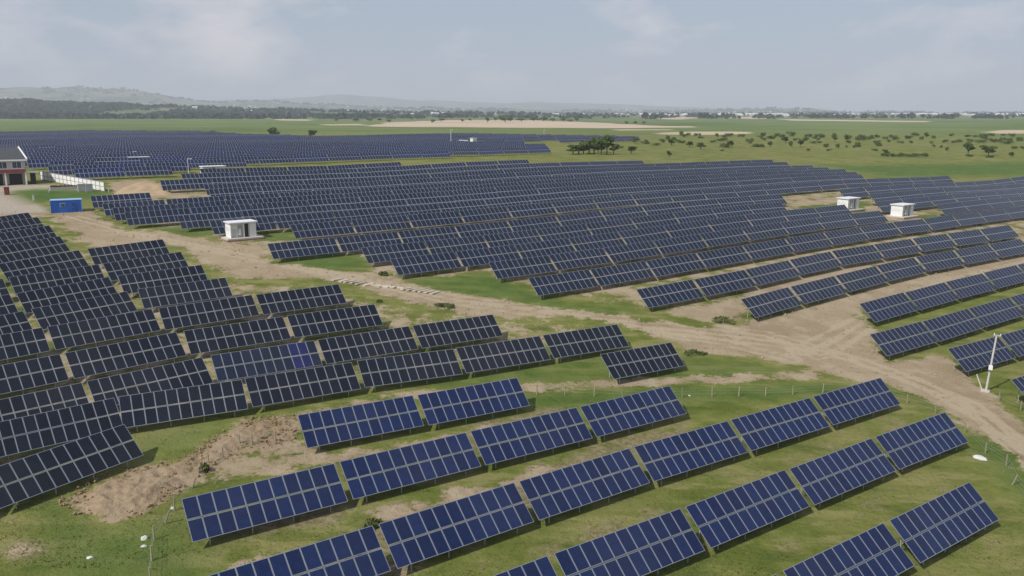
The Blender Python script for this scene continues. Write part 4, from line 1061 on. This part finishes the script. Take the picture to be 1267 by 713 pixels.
# ------------------------------------------------------------------ far woodland, villages, wind turbines
def scatter_far(count, urange, yfun, sel):
    out = []
    rg = np.random.RandomState(12)
    while len(out) < count:
        y = yfun(rg); u = rg.uniform(*urange); x = (u-633.5)/F*y*CP
        if sel(rg, u, x, y): out.append((x, y, float(ground_z(np.array([x]), np.array([y]))[0])))
    return out
def far_clumps(name, pts, size, label):
    rg = random.Random(5); mb = MB()
    for x, y, z in pts:
        s_ = size*rg.uniform(.6, 1.6)
        for k in range(9):
            c = Vector((x+rg.uniform(-1, 1)*s_*1.6, y+rg.uniform(-1, 1)*s_, z+rg.uniform(.1, .7)*s_)); r_ = s_*rg.uniform(.35, .75)
            e = Euler((rg.uniform(-.6, .6)+1.2, rg.uniform(-.5, .5), rg.uniform(0, 6.28))).to_matrix()
            mb.add([c+e @ Vector(q_)*r_ for q_ in ((-1, -.6, 0), (.9, -.7, .3), (1, .5, -.2), (.1, .9, .2), (-.8, .6, 0))], [(0, 1, 2, 3, 4)])
    tag(mb.build(name, M['wood_far']), label, 'woodland', kind='stuff')
def sel1(rg, u, x, y):
    d = np.interp(u, [-200, 0, 150, 330, 450, 700, 1300], [1, 1, .9, .5, .22, .10, .06])
    return mnoise.noise(Vector((x/260, y/420, 0)))*.9+.55 > rg.uniform(0, 1.1)*(1.35-d) and rg.rand() < d
far_clumps('woodland', scatter_far(3000, (-150, 1400), lambda rg: rg.uniform(2050, 3700), sel1), 8, 'dark band of woodland at the foot of the far hills')
far_clumps('hill_scrub', scatter_far(1500, (-150, 1400), lambda rg: rg.uniform(5200, 8900), lambda rg, u, x, y: mnoise.noise(Vector((x/500, y/700, 5))) > -.05), 11, 'scattered dark scrub over the far hill slopes')
rg = random.Random(9); mb = MB()
def selv(rg_, u, x, y): return mnoise.noise(Vector((x/420, y/600, 2))) > .12 or (780 < u < 1267 and mnoise.noise(Vector((x/300, y/500, 7))) > -.05)
for x, y, z in scatter_far(900, (-100, 1400), lambda rg_: rg_.uniform(2900, 8200), selv):
    w_, d_, h_ = rg.uniform(8, 26), rg.uniform(7, 12), rg.uniform(4, 8); m4 = Matrix.Translation((x, y, z)) @ Matrix.Rotation(rg.uniform(-.4, .4), 4, 'Z')
    mb.box(-w_/2, w_/2, -d_/2, d_/2, -6, h_, 0, m4)
    mb.add([m4 @ Vector(v) for v in ((-w_/2, -d_/2, h_), (w_/2, -d_/2, h_), (w_/2, d_/2, h_), (-w_/2, d_/2, h_), (-w_/2, 0, h_+2.2), (w_/2, 0, h_+2.2))], [(0, 1, 5, 4), (2, 3, 4, 5), (1, 2, 5), (3, 0, 4)], 1)
tag(mb.build('village_houses', [M['village'], M['roofw']]), 'tiny pale houses of far villages scattered along the hill feet', 'houses', kind='stuff')
def turbine(u, dist, hubpx, label, a0):
    x = (u-633.5)/F*dist*CP; z = float(ground_z(np.array([x]), np.array([float(dist)]))[0]); q = dist/F; h = hubpx*q
    t = thing('wind_turbine', label, 'wind turbine', (x, dist, z-2), 0, 'wind turbines on the far ridges')
    mb = MB(); mb.tube((0, 0, 0), (0, 0, h), 3.2, 1.9, 10); mb.build('tower', M['white'], t)
    mb = MB(); mb.box(-1.8, 1.8, -4, 4, h-1.5, h+2.2); mb.build('nacelle', M['white'], t)
    for k in range(3):
        a_ = a0+k*2.094; d = Vector((math.sin(a_), 0, math.cos(a_))); n_ = Vector((math.cos(a_), 0, -math.sin(a_))); c = Vector((0, -4.6, h)); Lb = h*.62
        mb = MB(); mb.add([c+d*1+n_*1.4+Vector((0, s_, 0)) for s_ in (-.4, .4)]+[c+d*Lb+n_*.3+Vector((0, s_, 0)) for s_ in (-.2, .2)]+[c+d*Lb-n_*.3+Vector((0, s_, 0)) for s_ in (-.2, .2)]+[c+d*1-n_*1.4+Vector((0, s_, 0)) for s_ in (-.4, .4)],
                          [(0, 2, 4, 6), (7, 5, 3, 1), (0, 1, 3, 2), (2, 3, 5, 4), (4, 5, 7, 6), (6, 7, 1, 0)]); mb.build('blade', M['white'], t)
turbine(95, 6500, 7, 'wind turbine on the left ridge above the dark woodland, left of two', .3)
turbine(141, 6500, 6, 'wind turbine on the left ridge above the dark woodland, right of two', .9)
turbine(448, 11000, 6, 'wind turbine on the pale middle hill', .5)
turbine(750, 9000, 10, 'faint wind turbine on the far centre ridge, left of two', 1.3)
turbine(775, 9000, 8, 'faint wind turbine on the far centre ridge, right of two', .1)
